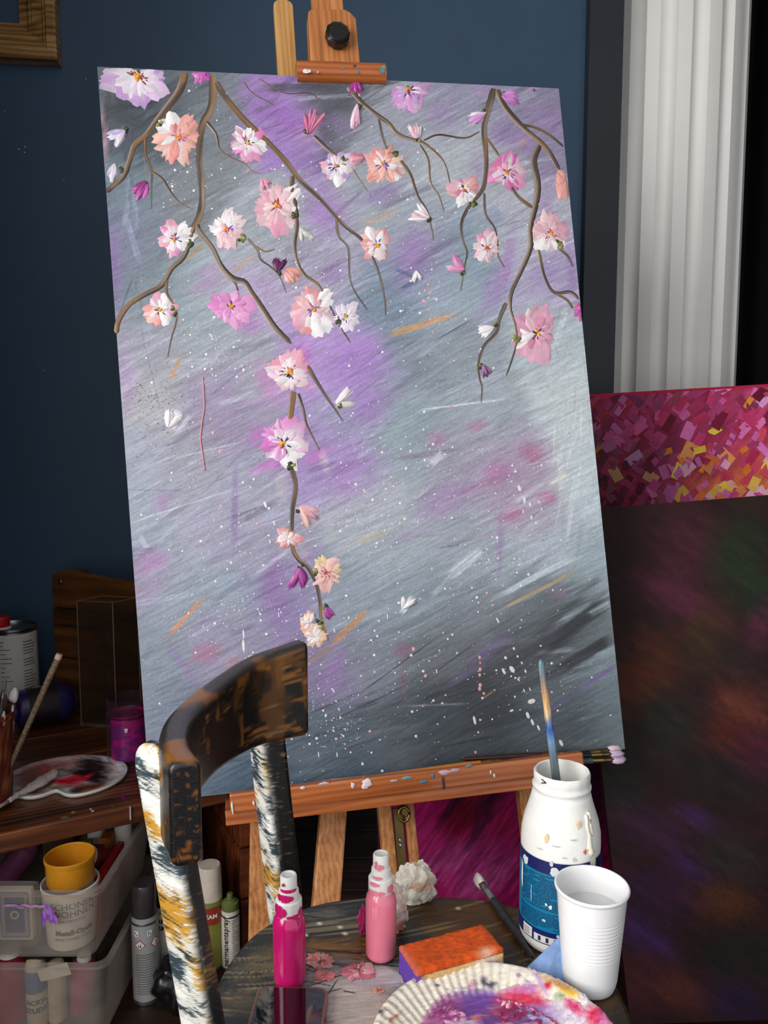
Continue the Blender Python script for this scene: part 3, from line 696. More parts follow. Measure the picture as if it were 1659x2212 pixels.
blossom(668,1346,24,30,[(240,190,160),(236,176,150)],WW,200,240,6,())
blossom(680,1376,28,32,[(240,196,160),(238,190,170)],WW,60,360,8,(),(70,60,50),0,0,None,(690,1350))
def bud(x, y, rx, ry, th, cols, sep=None, n=5):
    fseed[0] += 1; rng = random.Random(fseed[0]); g = G()
    for k in range(n):
        a = math.radians(th+rng.uniform(-28, 28)); c = cols[rng.randrange(len(cols))]; c2 = cols[rng.randrange(len(cols))]
        L = ry*2*rng.uniform(.75, 1.05)
        petals(g, x-ry*math.cos(math.radians(th)), y-ry*math.sin(math.radians(th)), L, rx*rng.uniform(.8, 1.3), a, c, c2, rng, .001+.0005*k, .002, cv)
    o = pobj(g, 'painted_bud', M['impasto'], ptg)
    if sep:
        q = G()
        for k in range(3): dab(q, sep[0]+rng.uniform(-4, 4), sep[1]+rng.uniform(-4, 4), rng.uniform(4, 7), rng.choice([(70,78,36),(140,138,70),(52,60,34)]), rng, cv, .003, .7, 1)
        pobj(q, 'sepal', M['impasto'], o)
LW = [(236,228,244),(200,184,228),WHT]; MD = [(190,70,170),(214,110,190),(150,50,130)]; DK = [(110,40,110),(80,30,90),(190,140,190)]
for b in [(256,296,15,20,140,LW,(272,282)),(246,374,16,20,100,LW+[WHT],(263,367)),(305,412,15,24,120,MD,(316,394)),(670,262,11,30,-80,[(206,96,150),(180,70,120),(224,150,180)],(664,288)),(769,190,12,18,90,MD),(776,250,13,26,80,[(240,210,226),(220,150,190),WHT],(778,228)),(1104,210,20,22,10,[(196,120,200),(214,150,214)],(1088,204)),(1034,254,14,18,150,[(230,190,226),(214,150,210),WHT],(1047,244)),(899,282,11,20,-95,PNK+[WHT],(903,301)),(908,464,13,22,205,WW+PAL,(927,474)),(983,575,13,22,205,[(226,140,190),(240,180,214)],(1000,588)),(1050,714,13,18,160,WW,(1072,702)),(1046,802,9,15,70,DK,(1036,790)),(602,571,11,18,-75,[(110,40,100),(90,30,80)],(605,588)),(745,864,13,24,-25,WW+[(240,240,220)],(735,876)),(665,1110,13,26,45,PNK+[(240,200,180)],(642,1102)),(645,1250,13,26,95,MD+[(130,50,130)],(650,1224)),(709,1324,11,14,70,MD,(703,1312)),(655,510,9,20,70,[(230,228,220),(200,200,190)]),(572,400,9,16,60,PNK),(390,300,3,3,0,PNK),(630,597,26,20,40,SAL+[(214,150,140)]),(770,345,20,16,170,[(222,140,170),(230,160,180)]),(1152,195,4,4,0,MD),(900,598,8,13,80,WW),(372,905,14,22,-65,WW),(880,1302,8,18,-50,WW)]: bud(*b)
# ---- splashes, drips and fine spatter
rng = random.Random(5); g = G()
def spat(x, y, r, col, asp=1.0, th=1.5):
    n = 6; V = []
    for i in range(n):
        a = 2*math.pi*i/n; u, v = r*asp*math.cos(a), r*math.sin(a)
        V.append((x+u*math.cos(th)-v*math.sin(th), y+u*math.sin(th)+v*math.cos(th)))
    V = np.array(V); lo = cv(V[:, 0], V[:, 1], .0004); top = cv(np.array([x]), np.array([y]), .0004+.0006*min(1.5, r/2))
    b = len(g.V); g.V += [tuple(p) for p in lo]+[tuple(top[0])]; g.C += [tuple(col)]*(n+1)
    for i in range(n): g.F.append((b+i, b+(i+1) % n, b+n))
def inside(x, y): 
    return (x > 216+(y-144)*.0724) and (x < 1203+(y-191)*.1) and y > 150+.048*(x-203) and y < 1728-.112*(x-325)
for cx_, cy_, sx, sy, k in [(410,385,50,40,90),(650,400,60,50,60),(470,770,60,45,170),(600,610,90,60,60),(820,1120,70,60,170),(1090,1200,60,40,140),(900,980,120,60,110),(1050,1040,90,60,80),(480,1320,70,50,170),(560,1160,80,50,110),(720,1560,50,40,150),(800,1400,120,70,170),(1000,1330,140,70,90),(880,660,70,60,80),(960,780,90,70,70),(1120,480,60,50,60),(900,430,70,50,70),(690,540,60,50,70),(480,240,40,40,25),(1150,1480,90,50,60),(950,1500,120,60,70),(760,900,60,80,70),(420,1080,120,80,90),(330,690,60,60,30),(850,300,80,40,40)]:
    for _ in range(k):
        x, y = rng.gauss(cx_, sx), rng.gauss(cy_, sy)
        if inside(x, y): spat(x, y, min(3.2, .5+rng.expovariate(1.6)), (242, 240, 244) if rng.random() < .9 else (236, 180, 186))
for _ in range(240):
    x, y = rng.uniform(230, 1330), rng.uniform(180, 1700)
    if inside(x, y): spat(x, y, rng.uniform(.5, 1.5), rng.choice([(240,240,244)]*3+[(236,170,180),(120,60,90)]))
for x, y, r, a, th in [(866,970,3,1.3,1.5),(887,975,3.6,1.6,1.5),(885,960,2.5,1.4,1.5),(900,958,2,1.2,1.5),(920,962,2.4,1.4,1.5),(928,970,2.6,1.6,1.4),(915,928,3,1.8,1.4),(525,1042,4,1.2,1.5),(548,1035,4,1.3,1.2),(541,1052,3,1.3,1.5),(573,1090,5,2.6,1.2),(592,1130,3,3.4,1.3),(583,1170,2.4,3.6,1.45),(602,1328,2,5,1.5),(526,1395,5,5,1.5),(526,1370,3,6,1.5),(449,1362,2.5,1.6,1.5),(722,1362,2.2,4,1.3),(903,1128,2,4.5,1.5),(1075,1340,3,4,1.1),(837,1332,2,6,1.5),(960,1118,3,1,0),(982,1164,3,1,0),(1122,1055,6,2,1.2),(1133,1080,5,2.6,1.5),(1145,1090,4,2.4,1.4),(1148,1118,4,2,1.5),(1130,1105,2.5,3.5,1.5),(1158,1130,3,2,1.2),(1165,1085,2.6,2.2,1.3),(1170,1100,2.4,2.6,1.3),(1110,1070,2.4,1.6,1.2),(1116,1140,2,2,1.5),
 (1110,1401,4,1.4,1.2),(1092,1421,5,1.3,.9),(1088,1450,5,2.6,1.1),(1106,1446,8,1.8,1),(1118,1418,3.5,1.5,1),(1127,1432,3,2,1.2),(1135,1450,3.4,2,1.2),(1120,1468,3,2.4,1.1),(1132,1492,2.6,3,1.2),(1145,1490,2.6,1.8,1.2),(1148,1515,9,1.6,-.3),(1140,1545,6,2.2,1.2),(1150,1560,5,2.6,1.2),(1163,1572,4,3,1.2),(1190,1570,6,2.4,1.2),(1212,1605,6,2.2,1.1),(1112,1505,3.4,1.3,1),(1105,1535,4,2,-.4),(1072,1448,3.6,1.2,0),(1025,1556,5,3.4,1.35),(1033,1582,3.4,1.2,1),(688,1630,2,6,1.5),(728,1630,2,5,1.5),(783,1650,4.5,1.3,1.4),(735,1550,3.4,1.5,1.5),(732,1532,3,1.5,1.2),(720,1578,3,1.5,1.3),(742,1590,3,1.5,1.3),(700,1500,2,2,1.5),(943,1450,2.5,3,1.5),(691,1455,3,1.3,1.4),(345,1520,3,2,1)]: spat(x, y, r*.62, (238, 236, 238), a, th)
for x, y in [(1036,1420),(1037,1432),(1037,1446),(1036,1458),(1037,1480),(1036,1488),(1045,1498),(1037,1555),(1027,1625),(925,615),(918,628),(930,632),(915,650),(925,668),(930,690),(935,718),(893,1402),(919,1460),(455,905),(460,935),(475,975),(508,1135),(775,207),(762,262),(763,275),(766,240)]: spat(x, y, rng.uniform(2, 4), (238, 170, 176), 1.3)
for _ in range(150):
    x, y = rng.gauss(345, 38), rng.gauss(880, 45)
    if inside(x, y): spat(x, y, rng.uniform(.5, 1.3), (96, 56, 88))
o = pobj(g, 'paint_spatter', M['impasto'], ptg); stuff(o)
g = G(); c = catmull([(438,815),(440,850),(441,880),(436,915),(433,950),(438,985),(442,1016)], 6)
for i in range(len(c)-1): spat_p = c[i]
L_ = cv(c[:, 0], c[:, 1], .001); g.tube([tuple(p) for p in L_], [.0011]*(len(L_)-1)+[.0018], 6)
g.C = [(232, 150, 160)]*len(g.V); o = g.obj('paint_drip', M['impasto'], ptg, True, cols=True)

# ------------------------------------------------------------------ easel (leans with the canvas)
def cvz(px, py, z):
    """photo pixel -> painting-local point on the plane z metres in front of the canvas"""
    return to_local(on_plane(px, py, TL0+NRM*z, AW))
def to_world(L): return np.asarray(L) @ np.array(CM)[:3, :3].T+np.array(CM)[:3, 3]
eas = thing('easel', 'wooden studio easel with clamp, knob and tray holding the blossom painting', 'easel')
eas.matrix_world = CM
def floor_hit(A, B):
    A, B = to_world(A), to_world(B); t = (0.004-A[2])/(B[2]-A[2]); return to_local(A+(B-A)*t)
def leg(pxa, pya, pxb, pyb, z, w_, d, mat='beech_z'):
    A = cvz(pxa, pya, z); B = cvz(pxb, pyb, z); E_ = floor_hit(A, B)
    g = G(); g.bar(A, E_, w_, d, (0, 0, 1)); return g.obj('leg', M[mat], eas, bevel=.003)
leg(568, 1690, 563, 2040, -.045, .040, .024)
leg(1128, 1600, 1166, 1938, -.045, .040, .024)
A = cvz(724, 1690, -.12); B = cvz(703, 1960, -.05); E_ = floor_hit(A, B)
g = G(); g.bar(A, E_, .046, .026, (0, 0, 1)); g.obj('leg', M['beech_z'], eas, bevel=.003)
# mast: upper bar, slotted lower bar with brass runner
mt0 = cvz(700, -60, -.06); mt1 = cvz(845, 1600, -.06)
g = G(); g.bar(mt0, mt1, .056, .024, (0, 0, 1)); g.obj('mast', M['beech'], eas, bevel=.003)
for a, b, w_ in ((829, 846, .022), (882, 899, .016)):
    A = cvz(a, 1743, -.05); B = cvz(b, 1914, -.05); E_ = floor_hit(A, B); A = A+(A-B)*.5
    g = G(); g.bar(A, E_, w_, .024, (0, 0, 1)); g.obj('mast_rail', M['beech_z'], eas, bevel=.002)
A = cvz(858, 1745, -.05); B = cvz(873, 1935, -.05)
g = G(); g.bar(A, B, .016, .006, (0, 0, 1)); br = g.obj('brass_runner', M['brass'], eas, bevel=.001)
for py in (1815, 1826):
    p = cvz(860+(py-1745)*.08, py, -.046); g = G(); g.lathe([(.003, 0), (.0032, .0015), (.002, .0025)], 12, tuple(p)); g.obj('screw', M['steel'], br, auto=.6)
p = cvz(872, 1754, -.02); g = G()
g.tube([(p[0]+.009*math.cos(a), p[1]-.004+.012*math.sin(a), p[2]) for a in np.linspace(0, 2*math.pi, 17)], .0025, 8); g.obj('wing_nut', M['brass'], eas, True)
p = cvz(871, 1748, -.035); g = G(); g.lathe([(.008, 0), (.009, .003), (.009, .012), (.006, .016)], 16, tuple(p)); g.obj('bolt_head', M['brass'], eas, auto=.6)
# top clamp
zb = -.012
pts = [cvz(*q, zb) for q in ((671, 137), (666, 24), (672, 20), (745, 20), (758, 27), (769, 40), (778, 137))]
g = G(); g.prism([(q[0], q[1]) for q in pts], zb-.036, zb); g.obj('clamp_block', M['beech'], eas, bevel=.002)
kc = cvz(729, 76, zb+.012); g = G()
g.lathe([(.012, -.012), (.0205, -.008), (.0208, .006), (.018, .009), (.0165, .0085), (.0155, .0095), (0.0005, .0095)], 40, tuple(kc), wob=lambda a, z: .035*math.cos(10*a) if z < .0085 else 0)
g.obj('clamp_knob', M['black_plastic'], eas, auto=.5)
A = cvz(641, 152, .004); B = cvz(832, 158, .004)
d = (B-A)/np.linalg.norm(B-A); up = np.array([-d[1], d[0], 0]); g = G()
out = [(math.cos(t)*.021-.008, math.sin(t)*.019) for t in np.linspace(-math.pi*.5, math.pi*.5, 13)]
out = [(-.030, -.019)]+out+[(-.030, .019)]
V = []
for c in (A, B):
    for z_, y_ in out: V.append((c[0]+up[0]*y_, c[1]+up[1]*y_, c[2]+z_))
k = len(out); g.add(V, [tuple(range(k-1, -1, -1)), tuple(range(k, 2*k))]+[(i, (i+1) % k, k+(i+1) % k, k+i) for i in range(k)])
cb = g.obj('clamp_bar', M['beech_x'], eas, auto=.5)
pq = G(); rng = random.Random(2)
for px, py, c, r in [(660, 154, (238,226,226), 6), (668, 154, (238,226,226), 4), (686, 156, (170,180,184), 3), (740, 147, (110,130,140), 3.4), (766, 142, (60,70,80), 3), (772, 155, (90,150,160), 3.5), (826, 152, (90,140,150), 6), (828, 146, (100,150,160), 5)]:
    dab(pq, px, py, r, c, rng, lambda X, Y, h: np.array([cvz(a, b, .0175) for a, b in zip(np.atleast_1d(X), np.atleast_1d(Y))]), .001)
stuff(pobj(pq, 'paint_mark', M['impasto'], cb))
# back strut with rounded head
zs = -.09; L0 = cvz(591, 200, zs); R0 = cvz(633, 200, zs); T0 = cvz(611, 0, zs)
w2 = (R0[0]-L0[0])/2; xm = (L0[0]+R0[0])/2; out = [(xm-w2, L0[1]-1.0), (xm+w2, L0[1]-1.0)]
sk = (T0[0]-xm)
for t in np.linspace(0, math.pi, 13): out.append((xm+sk+w2*math.cos(t), T0[1]-.010+.012*math.sin(t)))
g = G(); g.prism(out, zs-.02, zs); g.obj('back_strut', M['pale_beech'], eas, bevel=.0015)
# tray
zf = .050
def yl(px, py, z): return cvz(px, py, z)[1]
xa = cvz(497, 1740, zf)[0]; xb = cvz(1262, 1650, zf)[0]
def tilted_box(g, x0, x1, pa_, pb_, z0, z1):
    """bar whose upper and lower edges run through local points (x,y)"""
    (ya0, yb0), (ya1, yb1) = pa_, pb_
    V = [(x0, ya0, z0), (x1, ya1, z0), (x1, yb1, z0), (x0, yb0, z0), (x0, ya0, z1), (x1, ya1, z1), (x1, yb1, z1), (x0, yb0, z1)]
    g.add(V, [(3, 2, 1, 0), (4, 5, 6, 7), (0, 1, 5, 4), (1, 2, 6, 5), (2, 3, 7, 6), (3, 0, 4, 7)])
g = G(); tilted_box(g, xa, xb, (yl(500, 1758, zf), yl(500, 1716, zf)), (yl(1262, 1668, zf), yl(1262, 1625, zf)), zf-.018, zf)
lip = g.obj('tray_lip', M['beech_x'], eas, bevel=.003)
zg = .042; g = G()
tilted_box(g, cvz(487, 1770, zg)[0], cvz(1255, 1680, zg)[0], (yl(487, 1785, zg), yl(487, 1752, zg)), (yl(1255, 1692, zg), yl(1255, 1662, zg)), -.06, zg)
g.obj('tray_base', M['beech_x'], eas, bevel=.002)
pq = G(); mp = lambda X, Y, h: np.array([cvz(a, b, zf+.0008+hh) for a, b, hh in zip(np.atleast_1d(X), np.atleast_1d(Y), np.broadcast_to(h, np.atleast_1d(X).shape))])
for px, py, c, r, asp in [(654,1702,(236,210,224),7,.5),(793,1690,(240,226,234),12,.8),(788,1698,(238,220,232),8,1),(762,1697,(232,214,224),5,1.6),(958,1690,(70,56,66),3,6),(958,1700,(70,56,66),5,.9),(915,1688,(90,140,158),9,.4),(935,1676,(90,140,158),4,1.6),(960,1668,(226,190,206),16,.4),(985,1664,(206,170,190),12,.4),(880,1680,(140,160,170),14,.3),(1060,1668,(236,226,220),3,2),(1068,1676,(236,226,220),3,1.6),(1012,1655,(120,140,146),10,.4),(700,1692,(210,190,196),12,.3),(548,1735,(236,226,216),3,2),(502,1745,(230,230,226),3,5),(850,1687,(206,180,196),10,.3)]:
    dab(pq, px, py, r, c, rng, mp, .0016, asp, -.12)
stuff(pobj(pq, 'paint_mark', M['impasto'], lip))

# ------------------------------------------------------------------ brushes on the tray
def paintbrush(name, label, tip, end, hr, hcol, tipcol, loaded=None, group=None, br_len=.028, cat='paintbrush', ferr='brass', bristle=(60, 44, 32)):
    """tip/end world points; bristles at tip"""
    tip, end = Vector(tip), Vector(end); d = (end-tip); L = d.length; d.normalize()
    t = thing(name, label, cat, end, 0, group)
    q = d.to_track_quat('Z', 'Y'); t.rotation_mode = 'QUATERNION'; t.rotation_quaternion = q; t.location = tip
    g = G(); f0 = br_len; f1 = br_len+.03
    g.lathe([(hr*.95, f1-.002), (hr*1.12, f1+.03), (hr, L*.55), (hr*.62, L*.97), (hr*.4, L)], 14)
    g.obj('handle', hcol, t, auto=.7)
    g = G(); g.lathe([(hr*.85, f0-.002), (hr*.95, f0+.01), (hr*1.06, f0+.012), (hr*.97, f0+.014), (hr*1.0, f1)], 14); g.obj('ferrule', M[ferr], t, auto=.7)
    g = G(); g.lathe([(hr*.25, 0.0), (hr*.8, f0*.35), (hr*.95, f0*.75), (hr*.85, f0)], 12); b = g.obj('bristles', plain('bristle', bristle, .6), t, True)
    if loaded:
        r_ = random.Random(hash(label) % 999 if False else len(label)); g = G()
        g.lathe([(hr*.3, -.004), (hr*1.25, .004), (hr*1.35, f0*.5), (hr*1.05, f0*.8)], 11, wob=lambda a, z: .22*math.sin(3*a+z*700)); g.obj('paint_load', plain('wet paint', loaded, .3, bmp=.4), b, True)
    return t
H_or = plain('orange lacquered handle', (196, 122, 48), .3, coat=.4); H_bk = plain('black handle', (26, 24, 26), .35); H_wd = plain('paint-smeared handle', (176, 140, 128), .5, var=.35, scale=90)
H_br = plain('dark red-brown handle', (70, 34, 26), .3, coat=.3); H_gr = plain('teal-grey smeared handle', (84, 96, 100), .5, var=.4, scale=90)
def tw(px, py, z): return to_world(cvz(px, py, z))
TB = 'paintbrushes on the easel tray'
paintbrush('paintbrush', 'paint-smeared thick paintbrush lying on the easel tray, flat ferrule beside the chair post', tw(600, 1708, .030), tw(850, 1674, .022), .0062, H_wd, (0, 0, 0), (226, 200, 206), TB, ferr='steel')
paintbrush('paintbrush', 'orange-handled paintbrush with black collar lying along the tray middle', tw(1110, 1640, .034), tw(775, 1683, .036), .0052, H_or, (0, 0, 0), None, TB, bristle=(30, 26, 26))
paintbrush('paintbrush', 'dark red-brown paintbrush tucked under the bottom edge of the canvas', tw(1240, 1628, .010), tw(1000, 1640, .012), .0052, H_br, (0, 0, 0), None, TB)
paintbrush('paintbrush', 'gold-ferruled paintbrush sticking out of the tray end with a round lilac blob', tw(1347, 1640, .020), tw(1060, 1650, .022), .0056, H_gr, (0, 0, 0), (216, 186, 214), TB)
paintbrush('paintbrush', 'paintbrush sticking out of the tray end with a pale pink blob', tw(1338, 1618, .012), tw(1130, 1646, .026), .0052, H_bk, (0, 0, 0), (232, 206, 214), TB)
paintbrush('paintbrush', 'slim lilac-tipped paintbrush sticking out of the tray end between two others', tw(1344, 1628, .026), tw(1075, 1640, .030), .004, H_bk, (0, 0, 0), (206, 180, 210), TB)

# ------------------------------------------------------------------ other paintings stacked behind the easel
def stacked_canvas(name, label, p0, n, tl, tr, height, th, paint, nx, ny, mat, edgecol, root_px=None, width=None):
    n = np.array(n, float); n /= np.linalg.norm(n); p0 = np.array(p0, float)
    A = on_plane(*tl, p0, n)
    if tr is not None: B = on_plane(*tr, p0, n); u = B-A
    else: u = np.cross(np.array([0, 0, 1.0]), n); u = u/np.linalg.norm(u)*width
    if tr is None and u[0] < 0: u = -u
    W = np.linalg.norm(u); u /= W
    v = np.cross(n, u); v = v if v[2] < 0 else -v
    o = A+v*height
    t = thing(name, label, 'painting'); m = Matrix(((u[0], -v[0], n[0], o[0]), (u[1], -v[1], n[1], o[1]), (u[2], -v[2], n[2], o[2]), (0, 0, 0, 1)))
    low = min((m @ Vector(c))[2] for c in ((0, 0, 0), (W, 0, 0), (0, 0, -th), (W, 0, -th)))
    m.translation.z += (.002-low) if low < .002 else 0
    t.matrix_world = m
    X = np.linspace(0, W, nx)[None, :]+np.zeros((ny, 1)); Y = np.linspace(0, height, ny)[:, None]+np.zeros((1, nx))
    Pl = np.stack([X, Y, np.zeros_like(X)], -1); mw = np.array(m)
    PXc, PYc = project(Pl @ mw[:3, :3].T+mw[:3, 3])
    pc = paint(PXc, PYc); f = grid_obj('painted_canvas', Pl, M[mat], t, pc.out())
    g = G(); g.box((W/2, height/2, -th/2-.0005), (W, height, th)); g.obj('canvas_edge', plain('painted canvas edge', edgecol, .5, var=.5, scale=18), t)
    return t, m
def cvm(m, n, p0):
    mi = np.array(m.inverted())
    def f(X, Y, h):
        X, Y = np.atleast_1d(X), np.atleast_1d(Y); h = np.broadcast_to(h, X.shape)
        out = np.zeros(X.shape+(3,))
        for i in np.ndindex(X.shape):
            q = on_plane(X[i], Y[i], p0, n); q = mi[:3, :3] @ q+mi[:3, 3]; q[2] += h[i]; out[i] = q
        return out
    return f
def paint_pink(X, Y):
    p = Paint(X, Y, (150, 30, 66))
    for b in [(1340,960,120,120,0,(120,16,48),.9),(1500,900,80,60,0,(170,60,110),.8),(1600,950,90,80,0,(206,70,110),.9),(1560,1060,130,50,0,(220,110,70),.9),(1640,1050,70,80,0,(226,120,80),.9),(1350,1070,110,50,0,(140,36,70),.8),(1440,1000,60,60,0,(130,46,84),.8),(1300,880,60,40,0,(170,60,50),.6),(1650,860,90,40,0,(220,90,140),.8),(1440,870,120,40,20,(176,50,90),.7)]: p.blob(*b)
    p.grain(.2, -45, 40, 10, 31); p.mix((np.clip(9-(Y-(853-.057*(X-1275))), 0, 9)/9)*.9, (206, 24, 70)); return p
pinkN = np.array([-.06, -.99, .10]); pinkN /= np.linalg.norm(pinkN); pinkP = np.array([.6, 1.95, .9])
pk, pkm = stacked_canvas('painting', 'bright magenta and orange dabbed painting leaning below the fluted column', pinkP, pinkN, (1190, 857), (1960, 812), 1.10, .03, paint_pink, 120, 140, 'dark_canvas', (190, 30, 70))
rng = random.Random(8); g = G(); mpk = cvm(pkm, pinkN, pinkP)
for k in range(330):                                    # palette-knife dabs
    x = rng.uniform(1262, 1760); y = 838-.057*(x-1275)+rng.uniform(16, 300)
    s = np.clip((x-1290)/330, 0, 1.1); f = (y-850)/250
    if rng.random() < .25+.45*(f < .45): cols = [(196,60,110),(206,80,140),(178,44,86),(214,110,170),(170,60,110)]
    elif s > .45 and f > .3: cols = [(240,140,40),(236,120,50),(244,206,70),(214,110,180),(232,170,190),(206,70,90),(240,160,90)]
    elif rng.random() < .35*s+.08: cols = [(236,140,40),(226,120,180),(214,150,200),(238,180,120)]
    else: cols = [(120,24,58),(146,40,76),(130,60,96),(160,70,96),(104,16,44)]
    c = np.array(cols[rng.randrange(len(cols))], float)*(.68+.45*min(1, s+.25*(f < .4)))
    if rng.random() < .25: c = c*.8+np.array((30, 8, 20))
    th = math.radians(rng.choice((-60, -50, 50, 125))+rng.gauss(0, 14)); L = rng.uniform(18, 44); w_ = L*rng.uniform(.45, .8)
    if y > 1118-.08*(x-1297): y -= 40
    u, v = L/2, w_/2; ca, sa = math.cos(th), math.sin(th)
    q = np.array([(x+a*ca-b*sa, y+a*sa+b*ca) for a, b in ((-u, -v), (u, -v*.7), (u*.9, v), (-u, v*.8))])
    top = 853-.057*(q[:, 0]-1275)+4; q[:, 1] = np.maximum(q[:, 1], top); q[:, 0] = np.maximum(q[:, 0], 1200)
    hs = .0006+.0022*rng.random()
    P_ = mpk(q[:, 0], q[:, 1], np.array([.0003, hs, hs, .0003+hs*.3])); b = len(g.V)
    g.V += [tuple(a) for a in P_]; e = rng.uniform(-14, 14); g.C += [tuple(np.clip(c+e*(i > 1), 0, 255)) for i in range(4)]; g.F.append((b, b+1, b+2, b+3))
stuff(mesh_obj('knife_dabs', g.V, g.F, M['dark_canvas'], pk, False, lin(np.array(g.C))))
def paint_dark(X, Y):
    p = Paint(X, Y, (40, 16, 18))
    for b in [(1480,1180,110,80,20,(66,26,36),.9),(1600,1200,70,110,10,(30,38,22),1),(1640,1290,50,60,0,(26,40,24),.9),(1350,1230,80,120,0,(36,12,14),.9),(1460,1290,110,40,25,(76,28,50),.8),(1540,1340,90,24,25,(70,26,44),.7),(1400,1430,90,70,-30,(72,32,14),.85),(1370,1500,60,60,0,(84,36,16),.7),(1530,1380,60,80,10,(58,40,20),.8),(1600,1420,60,60,0,(40,28,30),.7),(1640,1350,30,60,15,(82,30,54),.7),(1610,1530,80,60,25,(104,48,36),.8),(1560,1600,60,50,20,(84,28,20),.9),(1440,1570,80,80,0,(32,30,24),.9),(1330,1680,70,110,0,(28,30,24),.9),(1560,1680,120,70,15,(30,24,22),.9),(1640,1630,60,60,20,(84,24,50),.6),(1420,1800,110,50,30,(56,24,56),.8),(1510,1770,60,24,30,(66,32,92),.8),(1500,1880,60,26,35,(56,30,84),.7),(1580,1850,90,60,35,(44,38,36),.8),(1560,1950,80,50,10,(88,46,22),.7),(1420,1930,100,60,20,(52,22,60),.7),(1390,2020,90,40,35,(62,30,88),.8),(1600,2060,100,60,0,(30,26,24),.9),(1400,2120,80,60,25,(76,30,36),.8),(1480,2150,70,50,25,(84,40,30),.7),(1600,2170,90,50,20,(36,18,52),.8)]: p.blob(*b, rough=.7, sang=35)
    p.C *= .98
    p.grain(.25, 35, 60, 12, 41); p.grain(.12, 20, 30, 4, 43); return p
darkN = np.array([-.08, -.96, .26]); darkN /= np.linalg.norm(darkN); darkP = np.array([.55, 1.50, .8])
stacked_canvas('painting', 'large dark brown and plum abstract painting leaning beside the easel', darkP, darkN, (1236, 1122), (1990, 1061), .92, .03, paint_dark, 150, 180, 'dark_canvas', (34, 14, 18))
def paint_mag(X, Y):
    p = Paint(X, Y, (170, 24, 96))
    for b in [(920,1740,40,60,0,(176,24,104),.9),(1000,1760,70,40,-50,(120,8,36),.9),(1060,1730,60,20,-55,(60,10,40),.9),(1040,1790,70,14,-55,(52,14,44),.8),(980,1740,80,12,-52,(60,8,36),.8),(1080,1830,40,50,0,(190,60,130),.8),(960,1860,90,40,-20,(196,80,150),.85),(1050,1900,90,40,-30,(206,90,160),.8),(1090,1780,40,40,0,(160,20,60),.8),(930,1820,40,50,-50,(180,40,110),.8),(1150,1800,100,90,0,(150,30,90),.8),(1280,1700,30,140,0,(80,24,70),.9)]: p.blob(*b, rough=.8, sang=-55)
    p.grain(.32, -55, 50, 5, 51); p.grain(.16, -55, 22, 2.5, 53); return p
magN = np.array([.50, -.86, .10]); magN /= np.linalg.norm(magN)
mp0 = at(835, 1750, 1.44)
stacked_canvas('painting', 'magenta streaked painting standing on the floor behind the easel legs', mp0, magN, (835, 1590), None, .50, .06, paint_mag, 110, 110, 'dark_canvas', (92, 40, 88), width=.62)

# ------------------------------------------------------------------ low pine bench with things on it
TZ = .36; TR = math.atan2(.477, .879)
tb = thing('bench', 'low dark-stained pine bench crowded with paint jars below the navy wall', 'bench', (-.262, 1.505, 0), TR)
ED = np.array([.879, .477, 0]); EN = np.array([-.477, .879, 0])
pw = [.135, .16, .15, .145, .08]; y0 = 0.0
for k, w_ in enumerate(pw):
    g = G(); g.box((-.34, y0+w_/2, TZ-.0175), (.68, w_-.003, .035)); g.obj('plank', M['pine'], tb, bevel=.003); y0 += w_
for zc, h in ((.055, .106), (.163, .106), (.271, .106)):
    g = G(); g.box((-.012, .335, zc), (.024, .65, h-.003)); g.obj('end_board', M['pine_dark'], tb, bevel=.002)
    g = G(); g.box((-.668, .335, zc), (.024, .65, h-.003)); g.obj('end_board', M['pine_dark'], tb, bevel=.002)
g = G(); g.box((-.34, .652, .162), (.63, .015, .32)); g.obj('back_panel', M['pine_dark'], tb)
pq = G(); rng = random.Random(3)
def mtb(z):
    mi = np.array(Matrix.Translation((-.262, 1.505, 0)) @ Matrix.Rotation(TR, 4, 'Z')); mi = np.linalg.inv(mi)
    def f(X, Y, h):
        X, Y = np.atleast_1d(X), np.atleast_1d(Y); h = np.broadcast_to(h, X.shape); out = np.zeros(X.shape+(3,))
        for i in np.ndindex(X.shape):
            q = on(X[i], Y[i], z); q = mi[:3, :3] @ q+mi[:3, 3]; q[2] += h[i]; out[i] = q
        return out
    return f
for px, py, c, r, asp in [(158, 1755, (120,160,60), 6, .4), (266, 1722, (120,30,70), 6, 1.2), (200, 1752, (206,190,186), 4, .6), (196, 1748, (206,190,186), 3, .6), (140, 1766, (90,110,100), 10, .25), (245, 1742, (70,90,60), 6, .4)]: dab(pq, px, py, r, c, rng, mtb(TZ), .001, asp, -.1)
stuff(pobj(pq, 'paint_mark', M['impasto'], tb))
pq = G()
for t_, z0, z1, c, w_ in ((-.195, .327, .361, (110,28,62), .006), (-.235, .335, .361, (200,180,176), .0025)):
    pq.box((t_, -.0012, (z0+z1)/2), (w_, .004, z1-z0), 0, c)
pq.obj('paint_drip', M['impasto'], tb, cols=True, bevel=.001)

